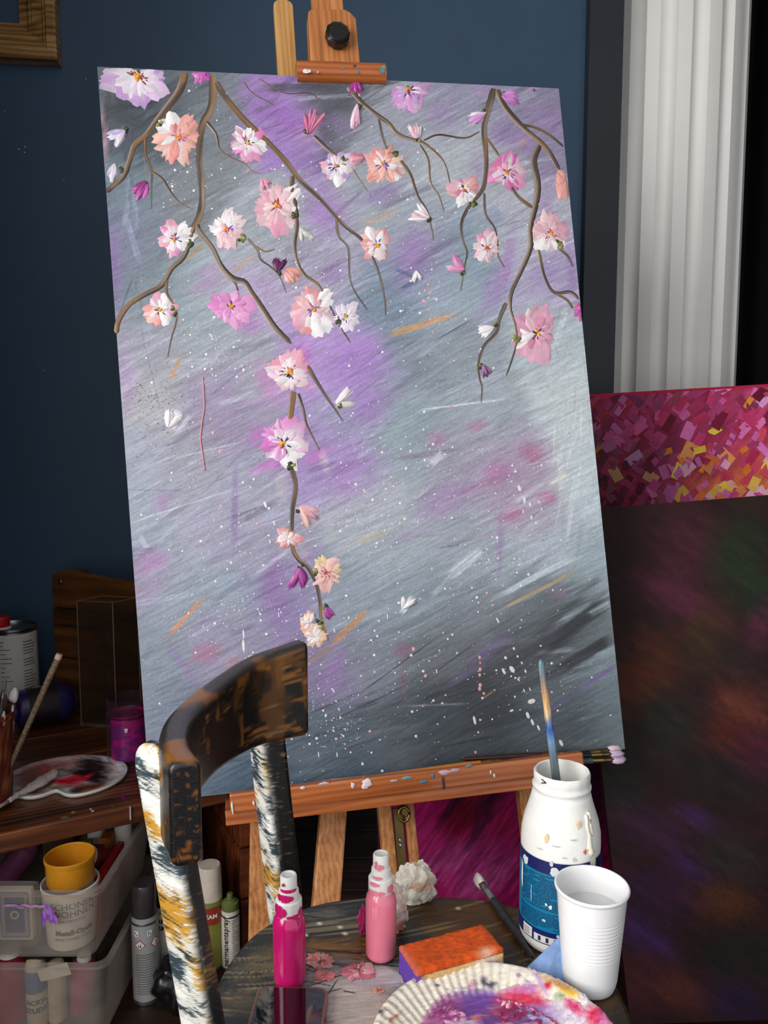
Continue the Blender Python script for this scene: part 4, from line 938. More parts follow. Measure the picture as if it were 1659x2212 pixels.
# wooden crate stood on end at the back of the bench
cp = at(118, 1400, 1.965); CR = math.atan2(-.37, .93)
cr = thing('crate', 'battered brown wooden crate standing on the bench behind the acrylic box', 'crate', (cp[0], cp[1], TZ+.0006), CR)
CW, CD, CH = .40, .10, .352
for k, (z0, z1) in enumerate(((0, .118), (.121, .246), (.249, CH))):
    g = G()
    if k < 2: g.box((CW/2, .009, (z0+z1)/2), (CW, .018, z1-z0-.002))
    else:
        r_ = random.Random(6); N = 26; top = [CH-.002-.030*(i/N)-.006*r_.random() for i in range(N+1)]; top[0] -= .014; top[1] -= .008
        out = [(0, z0)]+[(CW, z0)]+[(CW*(N-i)/N, top[N-i]) for i in range(N+1)]
        V = [(x, 0, z) for x, z in out]+[(x, .018, z) for x, z in out]; n = len(out)
        g.add(V, [tuple(range(n)), tuple(range(2*n-1, n-1, -1))]+[(i, n+i, n+(i+1) % n, (i+1) % n) for i in range(n)])
    g.obj('board', M['crate'], cr, bevel=.0015)
for x in (.009, CW-.009): g = G(); g.box((x, CD/2+.012, CH/2-.01), (.018, CD-.014, CH-.02)); g.obj('side_board', M['crate'], cr, bevel=.002)
g = G(); g.lathe([(.0005, .004), (.005, .003), (.0075, 0)], 16); o = g.obj('nail_head', M['steel'], cr, True); o.rotation_euler = (math.pi/2, 0, 0); o.location = (.028, -.0005, .315)

# clear acrylic display box in front of the crate
ac = on(252, 1572, TZ); AR = math.radians(196)
ab = thing('display_box', 'tall clear acrylic box standing open beside the crate', 'display box', (ac[0], ac[1], TZ), 0)
def pane_w(name, A, B, h, th, mat, parent, z0=.002):
    A, B = Vector((A[0], A[1], 0)), Vector((B[0], B[1], 0)); g = G()
    g.bar((A[0], A[1], z0+h/2), (B[0], B[1], z0+h/2), th, h, (0, 0, 1)); return g.obj(name, mat, parent, bevel=.0006)
c0 = (0, 0); c1 = (-.090, .020); c3 = (.040, .055); c2 = (c1[0]+c3[0], c1[1]+c3[1])
for a, b in ((c0, c1), (c1, c2), (c2, c3), (c3, c0)): pane_w('acrylic_pane', a, b, .296, .003, M['acrylic'], ab)
for (x, y) in (c0, c1, c3): g = G(); g.tube([(x, y, .002), (x, y, .298)], .0013, 6); g.obj('edge', M['clear'] if False else plain('milky acrylic edge', (150, 132, 118), .3, bmp=0), ab)
for (x0, y0_), (x1, y1_) in ((c0, c1), (c0, c3), (c1, c2), (c2, c3)): g = G(); g.tube([(x0, y0_, .298), (x1, y1_, .298)], .0011, 6); g.obj('top_edge', plain('milky acrylic edge', (130, 112, 98), .3, bmp=0), ab)
g = G()
for (x0, y0_), (x1, y1_) in ((c0, c1), (c0, c3)): g.bar((x0, y0_, .003), (x1, y1_, .003), .012, .005)
g.obj('paint_scraps', plain('dried paint scraps', (120, 96, 84), .6, var=.6, scale=120, bmp=.8), ab)

# white solvent can with red cap
p = at(34, 1500, 1.895)
cn = thing('solvent_can', 'round white solvent can with red screw cap and printed label', 'can', (p[0], p[1], TZ))
ta = math.atan2(-p[1], -p[0])
g = G(); g.lathe([(.052, 0), (.054, .003), (.054, .006), (.0535, .21), (.0555, .213), (.0555, .218), (.0535, .219), (.0525, .214), (.0005, .2145)], 48); g.obj('body', M['steel'], cn, auto=.5)
g = G(); wrap_patch(g, .0545, 0, 2*math.pi, .008, .206, 48); g.obj('label', M['paper'], cn, True)
wrap_text('print', [('Gefahr', .007, .19, -.03, 0), ('Terpentin', .006, .18, -.034, 0)], .0552, ta, M['ink'], cn)
g = G(); r_ = random.Random(1)
for i in range(17):
    z = .185-i*.0072
    if i in (5, 9): continue
    wrap_patch(g, .0552, ta+.38, ta+.38+.62*r_.uniform(.7, 1), z, z+.0022, 6)
for i in range(8): wrap_patch(g, .0552, ta-.55, ta-.55+.5*r_.uniform(.3, 1), .17-i*.011, .1718-i*.011, 5)
stuff(g.obj('small_print', M['grey_ink'], cn))
kx, ky = -.018, -.020
g = G(); g.lathe([(.022, .2145), (.024, .218), (.021, .221)], 32, (kx, ky, 0)); g.obj('cap_ring', M['white_plastic'], cn, auto=.5)
g = G(); g.lathe([(.019, .221), (.0195, .223), (.0195, .243), (.018, .2455), (.0005, .2455)], 40, (kx, ky, 0), wob=lambda a, z: .02*math.cos(20*a) if .222 < z < .244 else 0); g.obj('screw_cap', plain('red cap plastic', (196, 24, 36), .3), cn, auto=.5)

# purple paint bottle lying on its side
pb_ = on(92, 1566, TZ)
pb = thing('paint_bottle', 'dark violet paint bottle lying on its side on the bench', 'paint bottle', (pb_[0], pb_[1]+.005, TZ+.0455))
pb.rotation_euler = (0, math.radians(90), math.radians(34))
VB = plain('dark violet plastic', (46, 36, 92), .3, var=.25, scale=25)
g = G(); g.lathe([(.030, -.058), (.040, -.055), (.044, -.048), (.0445, .035), (.043, .05), (.036, .062), (.025, .068), (.024, .072)], 40); g.obj('body', VB, pb, auto=.6)
g = G(); wrap_patch(g, .0447, 0, 2*math.pi, -.035, .03, 40); g.obj('label', plain('plum label', (40, 18, 34), .5, var=.5, scale=40), pb, True)
g = G(); wrap_patch(g, .0452, 2.6, 3.1, -.02, .0, 6); g.obj('label_patch', M['paper'], pb)
g = G(); g.lathe([(.0265, -.082), (.0275, -.08), (.0275, -.060), (.026, -.058)], 30); g.obj('cap', VB, pb, auto=.5)

# magenta jar
jp = on(279, 1640, TZ)
jr = thing('paint_jar', 'open glass jar of magenta paint standing beside the blossom painting', 'paint jar', (jp[0], jp[1], TZ))
MG = pigment('magenta jar paint', .3, .2, (60, 60, 200), .3)
n = 44; prof = [(.030, .002), (.041, .004), (.0425, .012), (.0425, .088), (.041, .098)]
P_ = np.array([[(r*math.cos(a), r*math.sin(a), z) for a in np.linspace(0, 2*math.pi, n, endpoint=False)] for r, z in [(.0425*math.sin(min(1, q*6+.7)), .003+.1*q) for q in np.linspace(0, 1, 26)]])
pp = Paint(np.arctan2(P_[..., 1], P_[..., 0])*300, P_[..., 2]*6000, (186, 20, 134))
pp.C[:] = np.where((streaks(pp.X, pp.Y, 0, 260, 70, 9) > .55)[..., None], (128, 34, 128), (190, 20, 136)); pp.grain(.15, 0, 90, 20, 8)
grid_obj('paint_fill', P_, MG, jr, pp.out(), True, True)
g = G(); g.lathe([(.0005, .097), (.040, .098), (.0425, .103)], n, cap0=False, cap1=False); g.obj('paint_surface', plain('wet dark magenta', (120, 8, 70), .2), jr, True)
g = G(); g.lathe([(.0005, .0), (.042, .001), (.0438, .006), (.0438, .105), (.041, .112), (.0415, .118), (.043, .120), (.0415, .124), (.043, .126), (.0415, .132), (.043, .136), (.0415, .138), (.0400, .136), (.0395, .113), (.0425, .104)], n, cap0=False, cap1=False); g.obj('glass', M['glass'], jr, auto=.8)
g = G(); ta = math.atan2(-jp[1], -jp[0]); wrap_patch(g, .0438, ta-.18, ta-.02, .078, .083, 5); wrap_patch(g, .0438, ta-.15, ta-.05, .074, .078, 5); g.obj('label_scrap', M['paper'], jr)

# oval mixing palette with thumb notch
pc = on(143, 1684, TZ)
pl = thing('palette', 'white oval plastic palette caked with red, brown and black paint', 'palette', (pc[0], pc[1], TZ), math.radians(8))
N_A, N_R = 120, 46
def pal_r(a):
    r = 1/math.sqrt((math.cos(a)/.116)**2+(math.sin(a)/.098)**2)
    d = ((a-math.radians(268)+math.pi) % (2*math.pi))-math.pi
    return r*(1-.34*math.exp(-(d/.27)**2))
A_ = np.linspace(0, 2*math.pi, N_A, endpoint=False); rr = np.array([pal_r(a) for a in A_])
q = np.linspace(0.001, 1, N_R)[:, None]
h = np.where(q > .93, .010-.25*(1-q)*.02, np.where(q > .86, .005+(q-.86)/.07*.005, .005))+q*0
P_ = np.stack([q*rr[None]*np.cos(A_), q*rr[None]*np.sin(A_), h+0*A_[None]], -1)
m = np.array(Matrix.Translation(tuple(pc)) @ Matrix.Rotation(math.radians(8), 4, 'Z')); Xp, Yp = project(P_ @ m[:3, :3].T+np.array([pc[0], pc[1], TZ]))
pp = Paint(Xp, Yp, (168, 158, 158))
for b in [(90,1650,50,18,-10,(150,80,76),1),(140,1645,36,16,-8,(190,110,112),1),(165,1640,20,8,10,(214,140,146),.8),(75,1690,30,30,0,(104,56,50),1),(60,1672,36,14,-15,(120,70,64),.9),(200,1655,36,28,10,(40,30,30),1),(190,1675,46,14,10,(22,14,18),1),(170,1710,18,10,0,(26,20,22),.8),(150,1688,34,11,-8,(206,18,34),1),(185,1680,20,6,-25,(200,30,50),.9),(80,1700,40,8,-15,(60,40,36),.8),(205,1710,32,12,-10,(150,96,34),1),(195,1700,40,8,-5,(70,30,24),.9),(130,1700,40,5,-6,(110,104,84),.9),(100,1665,16,7,-10,(176,60,58),.9),(125,1660,20,6,0,(130,110,80),.8)]: pp.blob(*b, rough=.9)
pp.C = np.clip(pp.C*1.45, 0, 235); rimm = np.clip((q-.88)/.05, 0, 1)*.8*(vnoise(Xp/9, Yp/6, 3)*.6+.4); pp.mix(rimm, (236, 234, 236)); pp.grain(.2, -10, 16, 3, 5)
P_[..., 2] += .002*np.where(q < .85, streaks(Xp, Yp, -10, 14, 4, 12)-.3, 0)
grid_obj('well_tray', P_, M['dryflat'], pl, pp.out(), True, True)
g = G(); V = [(rr[i]*math.cos(A_[i])*f, rr[i]*math.sin(A_[i])*f, z) for f, z in ((1.0, .0095), (1.012, .009), (1.0, .004), (.97, .001)) for i in range(N_A)]
g.add(V, [(k*N_A+i, k*N_A+(i+1) % N_A, (k+1)*N_A+(i+1) % N_A, (k+1)*N_A+i) for k in range(3) for i in range(N_A)]+[tuple(range(4*N_A-1, 3*N_A-1, -1))]); g.obj('rim', M['white_plastic'], pl, True)
# paint-caked palette knife lying on it
ka = on(18, 1733, TZ+.012); kb = on(122, 1668, TZ+.016)
kn = thing('palette_knife', 'palette knife crusted with dry pinkish-white paint lying on the oval palette', 'palette knife', ka)
d = Vector(kb)-Vector(ka); L = d.length; kn.rotation_euler = (0, -math.asin(d.z/L), math.atan2(d.y, d.x))
crust = plain('dried pinkish paint crust', (206, 190, 184), .7, var=.2, scale=160, bmp=1.0)
g = G(); r_ = random.Random(9); pts = []; nn = 22
for i in range(nn+1): t = i/nn; pts.append((t, .004+.012*math.sin(math.pi*min(1, max(0, (t-.25)/.8)))**.8+.0035*r_.random()))
V = [];
for t, w_ in pts:
    for s_, z_ in ((-1, 0), (-.6, .004+.003*r_.random()), (0, .006+.003*r_.random()), (.6, .004+.003*r_.random()), (1, 0)): V.append((t*L, s_*w_, z_))
g.add(V, [(i*5+k, i*5+k+1, (i+1)*5+k+1, (i+1)*5+k) for i in range(nn) for k in range(4)]+[(i*5+4, i*5, (i+1)*5, (i+1)*5+4) for i in range(nn)]+[(0, 1, 2, 3, 4), tuple(nn*5+k for k in (4, 3, 2, 1, 0))]); g.obj('blade', crust, kn, True)
g = G(); g.tube([(0, 0, .002), (-.03, 0, .0015), (-.05, 0, .001)], [.004, .003, .0035], 8); g.obj('handle', crust, kn, True)

# terracotta-stained pot of brushes at the end of the bench
pp_ = on(-18, 1738, TZ); pot = thing('brush_pot', 'rust-red paint-stained pot holding brushes on the bench', 'brush pot', (pp_[0], pp_[1], TZ))
RU = pigment('rust-red stained pot', .4, .1, (120, 120, 120), .5)
prof = [(.002, .002), (.033, .002), (.036, .006), (.045, .16), (.0475, .168), (.0475, .176), (.045, .177), (.0435, .16), (.034, .012), (.002, .012)]
zz = []; 
for (r0, z0), (r1, z1) in zip(prof[:-1], prof[1:]):
    for k in range(8): t = k/8; zz.append((r0+(r1-r0)*t, z0+(z1-z0)*t))
zz.append(prof[-1]); P_ = np.array([[(r*math.cos(a), r*math.sin(a), z) for a in np.linspace(0, 2*math.pi, 48, endpoint=False)] for r, z in zz])
a_ = np.arctan2(P_[..., 1], P_[..., 0]); p2 = Paint(a_*150, P_[..., 2]*2500, (126, 62, 34))
v_ = streaks(p2.X, p2.Y, 80, 50, 12, 5); p2.mix((v_ > .55)*.9, (96, 26, 26)); p2.mix((v_ < .38)*.8, (150, 96, 52)); p2.mix((streaks(p2.X, p2.Y, 85, 40, 8, 8) > .66)*.8, (64, 40, 28))
grid_obj('pot', P_, RU, pot, p2.out(), True, True)
def potbrush(lbl, tip, end, hr, hm, bris, load=None):
    return paintbrush('paintbrush', lbl, tip, end, hr, hm, None, load, 'paintbrushes in the pot on the bench', bristle=bris, ferr='steel')
base = np.array([pp_[0], pp_[1], TZ+.016])
H_cr = plain('crusted bristle-brown handle', (132, 110, 84), .6, var=.6, scale=220, bmp=.9)
e_ = at(129, 1413, pp_[1]+.03)
t = thing('paintbrush', 'long crusted grey-brown brush handle with pink end slanting out of the pot', 'paintbrush', base+np.array([.012, -.006, 0]), 0, 'paintbrushes in the pot on the bench')
dv = Vector(e_)-t.location; t.rotation_mode = 'QUATERNION'; t.rotation_quaternion = dv.to_track_quat('Z', 'Y'); Lb = dv.length
g = G(); g.lathe([(.004, 0), (.0052, Lb*.5), (.0058, Lb*.8), (.0062, Lb*.965)], 14); g.obj('handle', H_cr, t, True)
g = G(); g.lathe([(.0064, Lb*.965), (.0068, Lb*.98), (.006, Lb)], 14); g.obj('handle_end', plain('pink tip', (230, 186, 180), .5), t, auto=.6)
potbrush('paintbrush with white-smeared bristles standing upright in the pot', at(33, 1490, pp_[1]+.01), base+np.array([.018, .004, 0]), .006, H_wd, (70, 56, 44), (222, 214, 208))
potbrush('paintbrush with orange-brown bristles standing in the pot', at(12, 1500, pp_[1]+.02), base+np.array([.004, .008, 0]), .006, H_or, (120, 70, 40))
potbrush('slim cream-tipped paintbrush in the pot', at(9, 1536, pp_[1]-.02), base+np.array([.010, -.012, 0]), .005, H_wd, (200, 180, 150))
potbrush('thin paintbrush with grey bristles standing tall in the pot', at(12, 1462, pp_[1]), base+np.array([-.006, 0, 0]), .004, H_gr, (120, 118, 112))

# ------------------------------------------------------------------ painted chair
SZ = .46; SC = np.array([.035, .735])
ch = thing('chair', 'painted wooden chair in brushed black and gold with painted pale glare before the easel', 'chair', (SC[0], SC[1], 0))
def sloc(p): return (p[0]-SC[0], p[1]-SC[1], p[2])
# seat: rounded board, colours brushed on
NA, NR = 520, 260
A_ = np.linspace(0, 2*math.pi, NA, endpoint=False)
def seat_r(a):
    return .215/((abs(math.cos(a))**2.7+abs(math.sin(a))**2.7)**(1/2.7))
sr = np.array([seat_r(a) for a in A_]); q = np.linspace(.002, 1, NR)[:, None]
Pq = np.stack([q*sr*np.cos(A_), q*sr*np.sin(A_), np.where(q > .965, SZ-.006*((q-.965)/.035)**2, SZ)+0*A_[None]], -1)
Xs, Ys = project(Pq+np.array([SC[0], SC[1], 0]))
sp_ = Paint(Xs, Ys, (38, 42, 44))
for b in [(1000,1965,150,30,5,(96,62,26),1),(1060,2010,110,40,10,(88,56,22),1),(960,2010,60,24,10,(104,68,28),.9),(740,2055,80,24,8,(150,98,30),1),(800,2035,50,20,5,(132,84,30),.9),(690,2040,50,14,-5,(120,84,40),.6),(560,2090,60,26,-10,(150,128,84),.55),(600,2060,60,20,-8,(130,106,66),.5),(520,2160,60,30,0,(120,102,66),.5),(700,1975,60,14,-8,(150,138,116),.5),(900,1955,80,10,0,(90,76,54),.7),(1230,2080,120,60,0,(96,64,28),.8),(1250,2170,120,60,0,(90,60,28),.8)]: sp_.blob(*b, rough=1.1, sang=-6)
for b in [(770,2180,150,78,5,(196,184,176),1),(700,2110,60,46,0,(160,152,150),1),(840,2110,70,26,8,(206,200,202),1),(720,2085,60,20,0,(140,130,132),.9),(900,2200,90,60,0,(214,196,176),1),(760,2150,60,40,0,(206,192,182),.8),(790,2120,50,14,0,(190,180,190),.8)]: sp_.blob(*b, rough=.35)
d_ = streaks(Xs, Ys+.0009*(Xs-830)**2*.25, -10, 190, 5.0, 64)*.75+.25*vnoise(Xs/120, Ys/70, 71)+.05*np.clip(1-(Ys-1950)/200, 0, 1); blk = (sp_.C.sum(-1) < 230)
sp_.mix(np.where(blk, np.clip((d_-.60)*6, 0, .6), 0), (168, 148, 108)); sp_.mix(np.where(~blk & (sp_.C.sum(-1) < 400), np.clip((streaks(Xs, Ys, 4, 70, 3, 66)-.58)*6, 0, .8), 0), (34, 28, 22))
sp_.grain(.15, -4, 40, 3, 65)
for x0, y0_, x1, y1_ in [(640,2140,760,2098),(680,2150,740,2135),(650,2118,720,2130),(655,2092,700,2104),(730,2115,700,2160),(740,2140,770,2146),(650,2080,690,2096)]: sp_.streak(x0, y0_, x1, y1_, 3, (44, 36, 40), .9, .2)
for x, y in [(690,1995),(735,2003),(745,2017),(660,2020),(870,2000),(990,1962)]: sp_.blob(x, y, 6, 4, 10, (226,220,210), 1)
grid_obj('seat', Pq, M['seat_paint'], ch, sp_.out(), True, True)
g = G(); V = [(sr[i]*math.cos(a)*f, sr[i]*math.sin(a)*f, z) for f, z in ((1.0, SZ-.006), (1.004, SZ-.013), (.995, SZ-.024), (.9, SZ-.026)) for i, a in enumerate(A_)]
g.add(V, [(k*NA+i, k*NA+(i+1) % NA, (k+1)*NA+(i+1) % NA, (k+1)*NA+i) for k in range(3) for i in range(NA)]+[tuple(range(4*NA-1, 3*NA-1, -1))]); g.obj('seat_edge', M['post_paint'], ch, True)
mseat = lambda X, Y, h: np.array([sloc(on(a, b, SZ+.0004))+np.array([0, 0, hh]) for a, b, hh in zip(np.ravel(X), np.ravel(Y), np.ravel(np.broadcast_to(h, np.shape(X))))]).reshape(np.shape(X)+(3,)) if np.ndim(X) else None
SEATB = dict(mapper=mseat, parent=ch, hs=.35, name='painted_blossom')
blossom(690,2078,34,18,[(226,130,126),(236,160,152)],[(240,190,180),(206,110,110)],0,360,10,((150,40,60),),(120,50,60),**SEATB)
blossom(775,2098,50,20,[(236,176,180),(226,150,160),(206,110,130)],[(240,200,200),(200,100,120)],0,360,12,((170,60,80),),(130,50,70),**SEATB)
blossom(700,2108,22,12,[(232,140,136)],[(226,120,120)],0,360,7,(),**SEATB)
blossom(818,2140,16,9,[(236,190,176)],[(214,130,110)],0,360,7,((170,70,50),),(150,60,50),**SEATB)
blossom(640,2110,14,8,[(236,160,150)],[(226,130,130)],0,360,6,(),**SEATB)
# back posts: gold with painted pale window glare outside, black and bronze elsewhere
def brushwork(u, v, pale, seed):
    """u across, v along the piece (mm); pale in 0..1 chooses the painted glare/gold or the black/bronze layers"""
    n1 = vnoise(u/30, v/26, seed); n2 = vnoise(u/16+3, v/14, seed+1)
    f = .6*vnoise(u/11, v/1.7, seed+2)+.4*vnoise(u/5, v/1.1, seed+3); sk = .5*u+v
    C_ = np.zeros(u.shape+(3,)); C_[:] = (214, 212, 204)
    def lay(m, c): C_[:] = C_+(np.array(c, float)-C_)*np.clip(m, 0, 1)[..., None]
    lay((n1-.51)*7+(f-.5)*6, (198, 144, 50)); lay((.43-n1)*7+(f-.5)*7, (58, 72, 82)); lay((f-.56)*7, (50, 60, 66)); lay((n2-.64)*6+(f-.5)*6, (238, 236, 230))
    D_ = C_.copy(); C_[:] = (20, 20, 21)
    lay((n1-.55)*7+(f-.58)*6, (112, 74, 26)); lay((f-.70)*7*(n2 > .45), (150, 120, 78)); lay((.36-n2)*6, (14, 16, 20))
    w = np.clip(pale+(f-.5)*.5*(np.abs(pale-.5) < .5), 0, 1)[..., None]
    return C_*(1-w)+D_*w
def post(top, bot, w_, th_, face, name='back_post', seed=1, rows=900, round_top=True):
    """board post: face = horizontal direction its broad side looks to"""
    top, bot = np.array(top), np.array(bot); f = np.array([face[0], face[1], 0.0]); f /= np.linalg.norm(f)
    s = np.array([-f[1], f[0], 0]); rr = .006; prof = []
    cor = [(w_/2-rr, th_/2-rr, 0), (-w_/2+rr, th_/2-rr, 90), (-w_/2+rr, -th_/2+rr, 180), (w_/2-rr, -th_/2+rr, 270)]
    for k, (cx_, cy_, a0) in enumerate(cor):
        for i in range(4): a = math.radians(a0+i*30); prof.append((cx_+rr*math.cos(a), cy_+rr*math.sin(a)))
        nx_, ny_, a1 = cor[(k+1) % 4]; a = math.radians(a1); e = (nx_+rr*math.cos(a), ny_+rr*math.sin(a)); p = prof[-1]
        for i in range(1, 8): prof.append((p[0]+(e[0]-p[0])*i/8, p[1]+(e[1]-p[1])*i/8))
    prof = np.array(prof); K = len(prof); L = np.linalg.norm(bot-top); t = np.linspace(0, 1, rows)**1.0
    d0 = t*L*1000; sc = np.where((d0 < 22) & round_top, np.sqrt(np.clip(1-((22-d0)/22)**2, .02, 1)), 1.0)
    P_ = top+(bot-top)*t[:, None, None]+(s*prof[None, :, :1]+f*prof[None, :, 1:])*(.35+.65*sc[:, None, None])
    per = np.concatenate([[0], np.cumsum(np.linalg.norm(np.diff(prof, axis=0), axis=1))])*1000
    u = per[None]+0*t[:, None]; v = d0[:, None]+0*per[None]
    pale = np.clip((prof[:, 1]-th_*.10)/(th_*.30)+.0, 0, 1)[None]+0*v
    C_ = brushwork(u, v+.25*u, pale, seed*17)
    P_ = P_-np.array([SC[0], SC[1], 0])
    P_ = np.concatenate([P_[:1]*0+P_[:1].mean(1, keepdims=True), P_], 0); C_ = np.concatenate([C_[:1], C_], 0)
    return grid_obj(name, P_, M['brushwork'], ch, lin(C_), True, True)
def ext(p, q, z): t = (z-p[2])/(q[2]-p[2]); return np.array(p)+(np.array(q)-np.array(p))*t
pL0 = at(333, 1606, .665); pL1 = at(402, 2000, .665)
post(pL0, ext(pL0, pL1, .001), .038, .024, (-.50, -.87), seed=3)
pR0 = at(578, 1610, .935); pR1 = at(619, 1985, .935)
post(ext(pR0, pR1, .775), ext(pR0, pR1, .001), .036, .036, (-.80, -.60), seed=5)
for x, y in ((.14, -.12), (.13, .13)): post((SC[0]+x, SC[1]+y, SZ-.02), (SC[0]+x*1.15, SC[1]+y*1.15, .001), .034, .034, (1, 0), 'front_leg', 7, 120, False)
for a, b in (((-.14, -.03), (.13, -.11)), ((-.11, .15), (.12, .12))):
    g = G(); g.bar((a[0], a[1], .2), (b[0], b[1], .2), .02, .02); g.obj('stretcher', M['post_paint'], ch, bevel=.003)
# curved back rail
st = [((-.097, .925), .797, .682), ((-.150, .885), .786, .684), ((-.184, .815), .775, .686), ((-.195, .735), .774, .688), ((-.184, .665), .776, .690), ((-.160, .612), .779, .690)]
pl_ = catmull([(x, y, zt, zb_) for (x, y), zt, zb_ in st], 8); n = len(pl_)
dd = np.gradient(pl_[:, :2], axis=0); dd /= np.linalg.norm(dd, axis=1)[:, None]; nl = np.stack([dd[:, 1], -dd[:, 0]], 1)
TH2 = .026; rr = .007; prof = []
hh0 = .055
cor = [(TH2/2-rr, 1, 0), (-TH2/2+rr, 1, 90), (-TH2/2+rr, -1, 180), (TH2/2-rr, -1, 270)]
for k, (u0, sz, a0) in enumerate(cor):                  # (across, +-1 which edge, offset from that edge)
    for i in range(4): a = math.radians(a0+30*i); prof.append((u0+rr*math.cos(a), sz*1.0, rr*math.sin(a)-sz*rr))
    m_ = 3 if k in (0, 2) else 34
    nu, nz_, a1 = cor[(k+1) % 4]; a = math.radians(a1); e = (nu+rr*math.cos(a), nz_*1.0, rr*math.sin(a)-nz_*rr); p = prof[-1]
    for i in range(1, m_): prof.append(tuple(p[j]+(e[j]-p[j])*i/m_ for j in range(3)))
prof = np.array(prof); K = len(prof)
pl_ = catmull([(x, y, zt, zb_) for (x, y), zt, zb_ in st], 60); n = len(pl_)
dd = np.gradient(pl_[:, :2], axis=0); dd /= np.linalg.norm(dd, axis=1)[:, None]; nl = np.stack([dd[:, 1], -dd[:, 0]], 1)
arc = np.concatenate([[0], np.cumsum(np.linalg.norm(np.diff(pl_[:, :2], axis=0), axis=1))])*1000; Lr = arc[-1]
endd = np.minimum(arc, Lr-arc); tap = np.sqrt(np.clip(1-((6-np.minimum(endd, 6))/6)**2, 0, 1))*.25+.75
zc = (pl_[:, 2]+pl_[:, 3])/2; hz = (pl_[:, 2]-pl_[:, 3])/2
Z = zc[:, None]+(hz[:, None]*prof[None, :, 1]+prof[None, :, 2])*(.94+.06*(tap[:, None]-.75)/.25)
XY = pl_[:, None, :2]+nl[:, None, :]*(prof[None, :, :1]*tap[:, None, None])
P_ = np.concatenate([XY, Z[..., None]], -1)-np.array([SC[0], SC[1], 0])
inner = np.clip(-prof[:, 0]*400, 0, 1)                  # which face looks to the seat
per = np.concatenate([[0], np.cumsum(np.linalg.norm(np.diff(np.stack([prof[:, 0], prof[:, 1]*hh0+prof[:, 2]], 1), axis=0), axis=1))])*1000
u = arc[:, None]+0*per[None]; v = per[None]+0*arc[:, None]
f_ = .6*vnoise((u+.35*v)/26, v/1.5, 41)+.4*vnoise((u+.35*v)/10, v/.9, 43); n1 = vnoise(u/34, v/22, 45); n2 = vnoise(u/13, v/30, 47)
C_ = np.zeros(u.shape+(3,)); C_[:] = (17, 15, 15)
def lay(m, c): C_[:] = C_+(np.array(c, float)-C_)*np.clip(m, 0, 1)[..., None]
lay((f_-.52)*6*np.clip((n1-.3)*3, 0, 1), (92, 54, 20)); lay(np.clip((95-u)/30, 0, 1)*np.clip((n2-.25)*4, 0, 1)*.9, (112, 68, 20)); lay((f_-.60)*8*np.clip((110-u)/30, 0, 1), (150, 96, 34)); lay((f_-.70)*9*(n2 > .5), (140, 112, 76)); lay((n2-.74)*8, (122, 78, 26)); lay((f_-.55)*7*(n1 < .42), (22, 19, 18))
top_ = (np.abs(Z-(zc+hz)[:, None]) < .0045); lay(top_*1.0*.95, (50, 47, 45)); lay(top_*np.clip((n1-.52)*8, 0, 1)*.9, (150, 92, 34))
cap0 = P_[:1]*0+P_[:1].mean(1, keepdims=True); cap1 = P_[-1:]*0+P_[-1:].mean(1, keepdims=True)
e1 = []
for t_ in np.linspace(.06, .94, 13): e1.append(P_[-1:]+(cap1-P_[-1:])*t_)
P_ = np.concatenate([cap0, P_]+e1+[cap1], 0); ce_ = np.repeat(C_[-1:], 14, 0)*.0+np.array((20, 20, 24))
zz_ = P_[-14:, :, 2]; ce_ = ce_+(np.array((140, 84, 26))-ce_)*np.clip((vnoise(zz_*700, P_[-14:, :, 0]*160, 5)-.66)*6, 0, 1)[..., None]
grid_obj('back_rail', P_, M['brushwork'], ch, lin(np.concatenate([C_[:1], C_, ce_], 0)), True, True)

# ------------------------------------------------------------------ things on the seat
def spray(name, label, base, col, light, smear, seed):
    t = thing(name, label, 'spray bottle', (base[0], base[1], SZ+.0008), 0, 'small spray bottles on the chair seat')
    g = G(); g.lathe([(.0005, 0), (.0135, 0), (.0165, .003), (.0172, .007), (.0172, .066), (.0162, .072), (.0135, .0765), (.0125, .0785)], 44); g.obj('body', col, t, True)
    g = G(); g.lathe([(.0132, .0775), (.0138, .079), (.0138, .0935), (.0128, .095)], 40, wob=lambda a, z: .012*math.cos(30*a)); cl = g.obj('collar', M['white_plastic'], t, auto=.5)
    g = G(); g.lathe([(.0108, .095), (.0112, .096), (.0105, .104), (.0095, .1045)], 36); g.obj('neck', M['white_plastic'], t, auto=.5)
    g = G(); g.lathe([(.0088, .1042), (.0088, .119), (.008, .1205), (.0068, .1205), (.0055, .1195), (.0005, .119)], 36); hd = g.obj('spray_head', M['white_plastic'], t, auto=.5)
    ta = math.atan2(-base[1], -base[0])
    g = G(); g.lathe([(.0005, 0), (.0016, 0), (.0016, .002), (.0008, .0022)], 12); nz = g.obj('nozzle', col, hd, True)
    nz.rotation_euler = (0, math.pi/2, ta-.6); nz.location = (.0085*math.cos(ta-.6), .0085*math.sin(ta-.6), .1135)
    r_ = random.Random(seed); g = G()
    for r0, zlo, zhi, a0, a1 in smear:
        a0 += ta; a1 += ta; N = 14; V = []; zz = []
        for i in range(N+1):
            a = a0+(a1-a0)*i/N; e = math.sin(math.pi*i/N)**.4
            zm = (zlo+zhi)/2; hh = (zhi-zlo)/2*e*r_.uniform(.65, 1.1)
            for z in (zm-hh, zm+hh): V.append(((r0+.0007)*math.cos(a), (r0+.0007)*math.sin(a), z))
        g.add(V, [(2*i, 2*i+2, 2*i+3, 2*i+1) for i in range(N)])
    stuff(mesh_obj('paint_smear', g.V, g.F, col, t, True))
    return t
pinkM = plain('pale pink bottle paint', (236, 128, 152), .22, var=.04, scale=20, coat=.4, bmp=0)
magM = plain('magenta bottle paint', (206, 20, 108), .2, var=.10, scale=25, coat=.5, bmp=0)
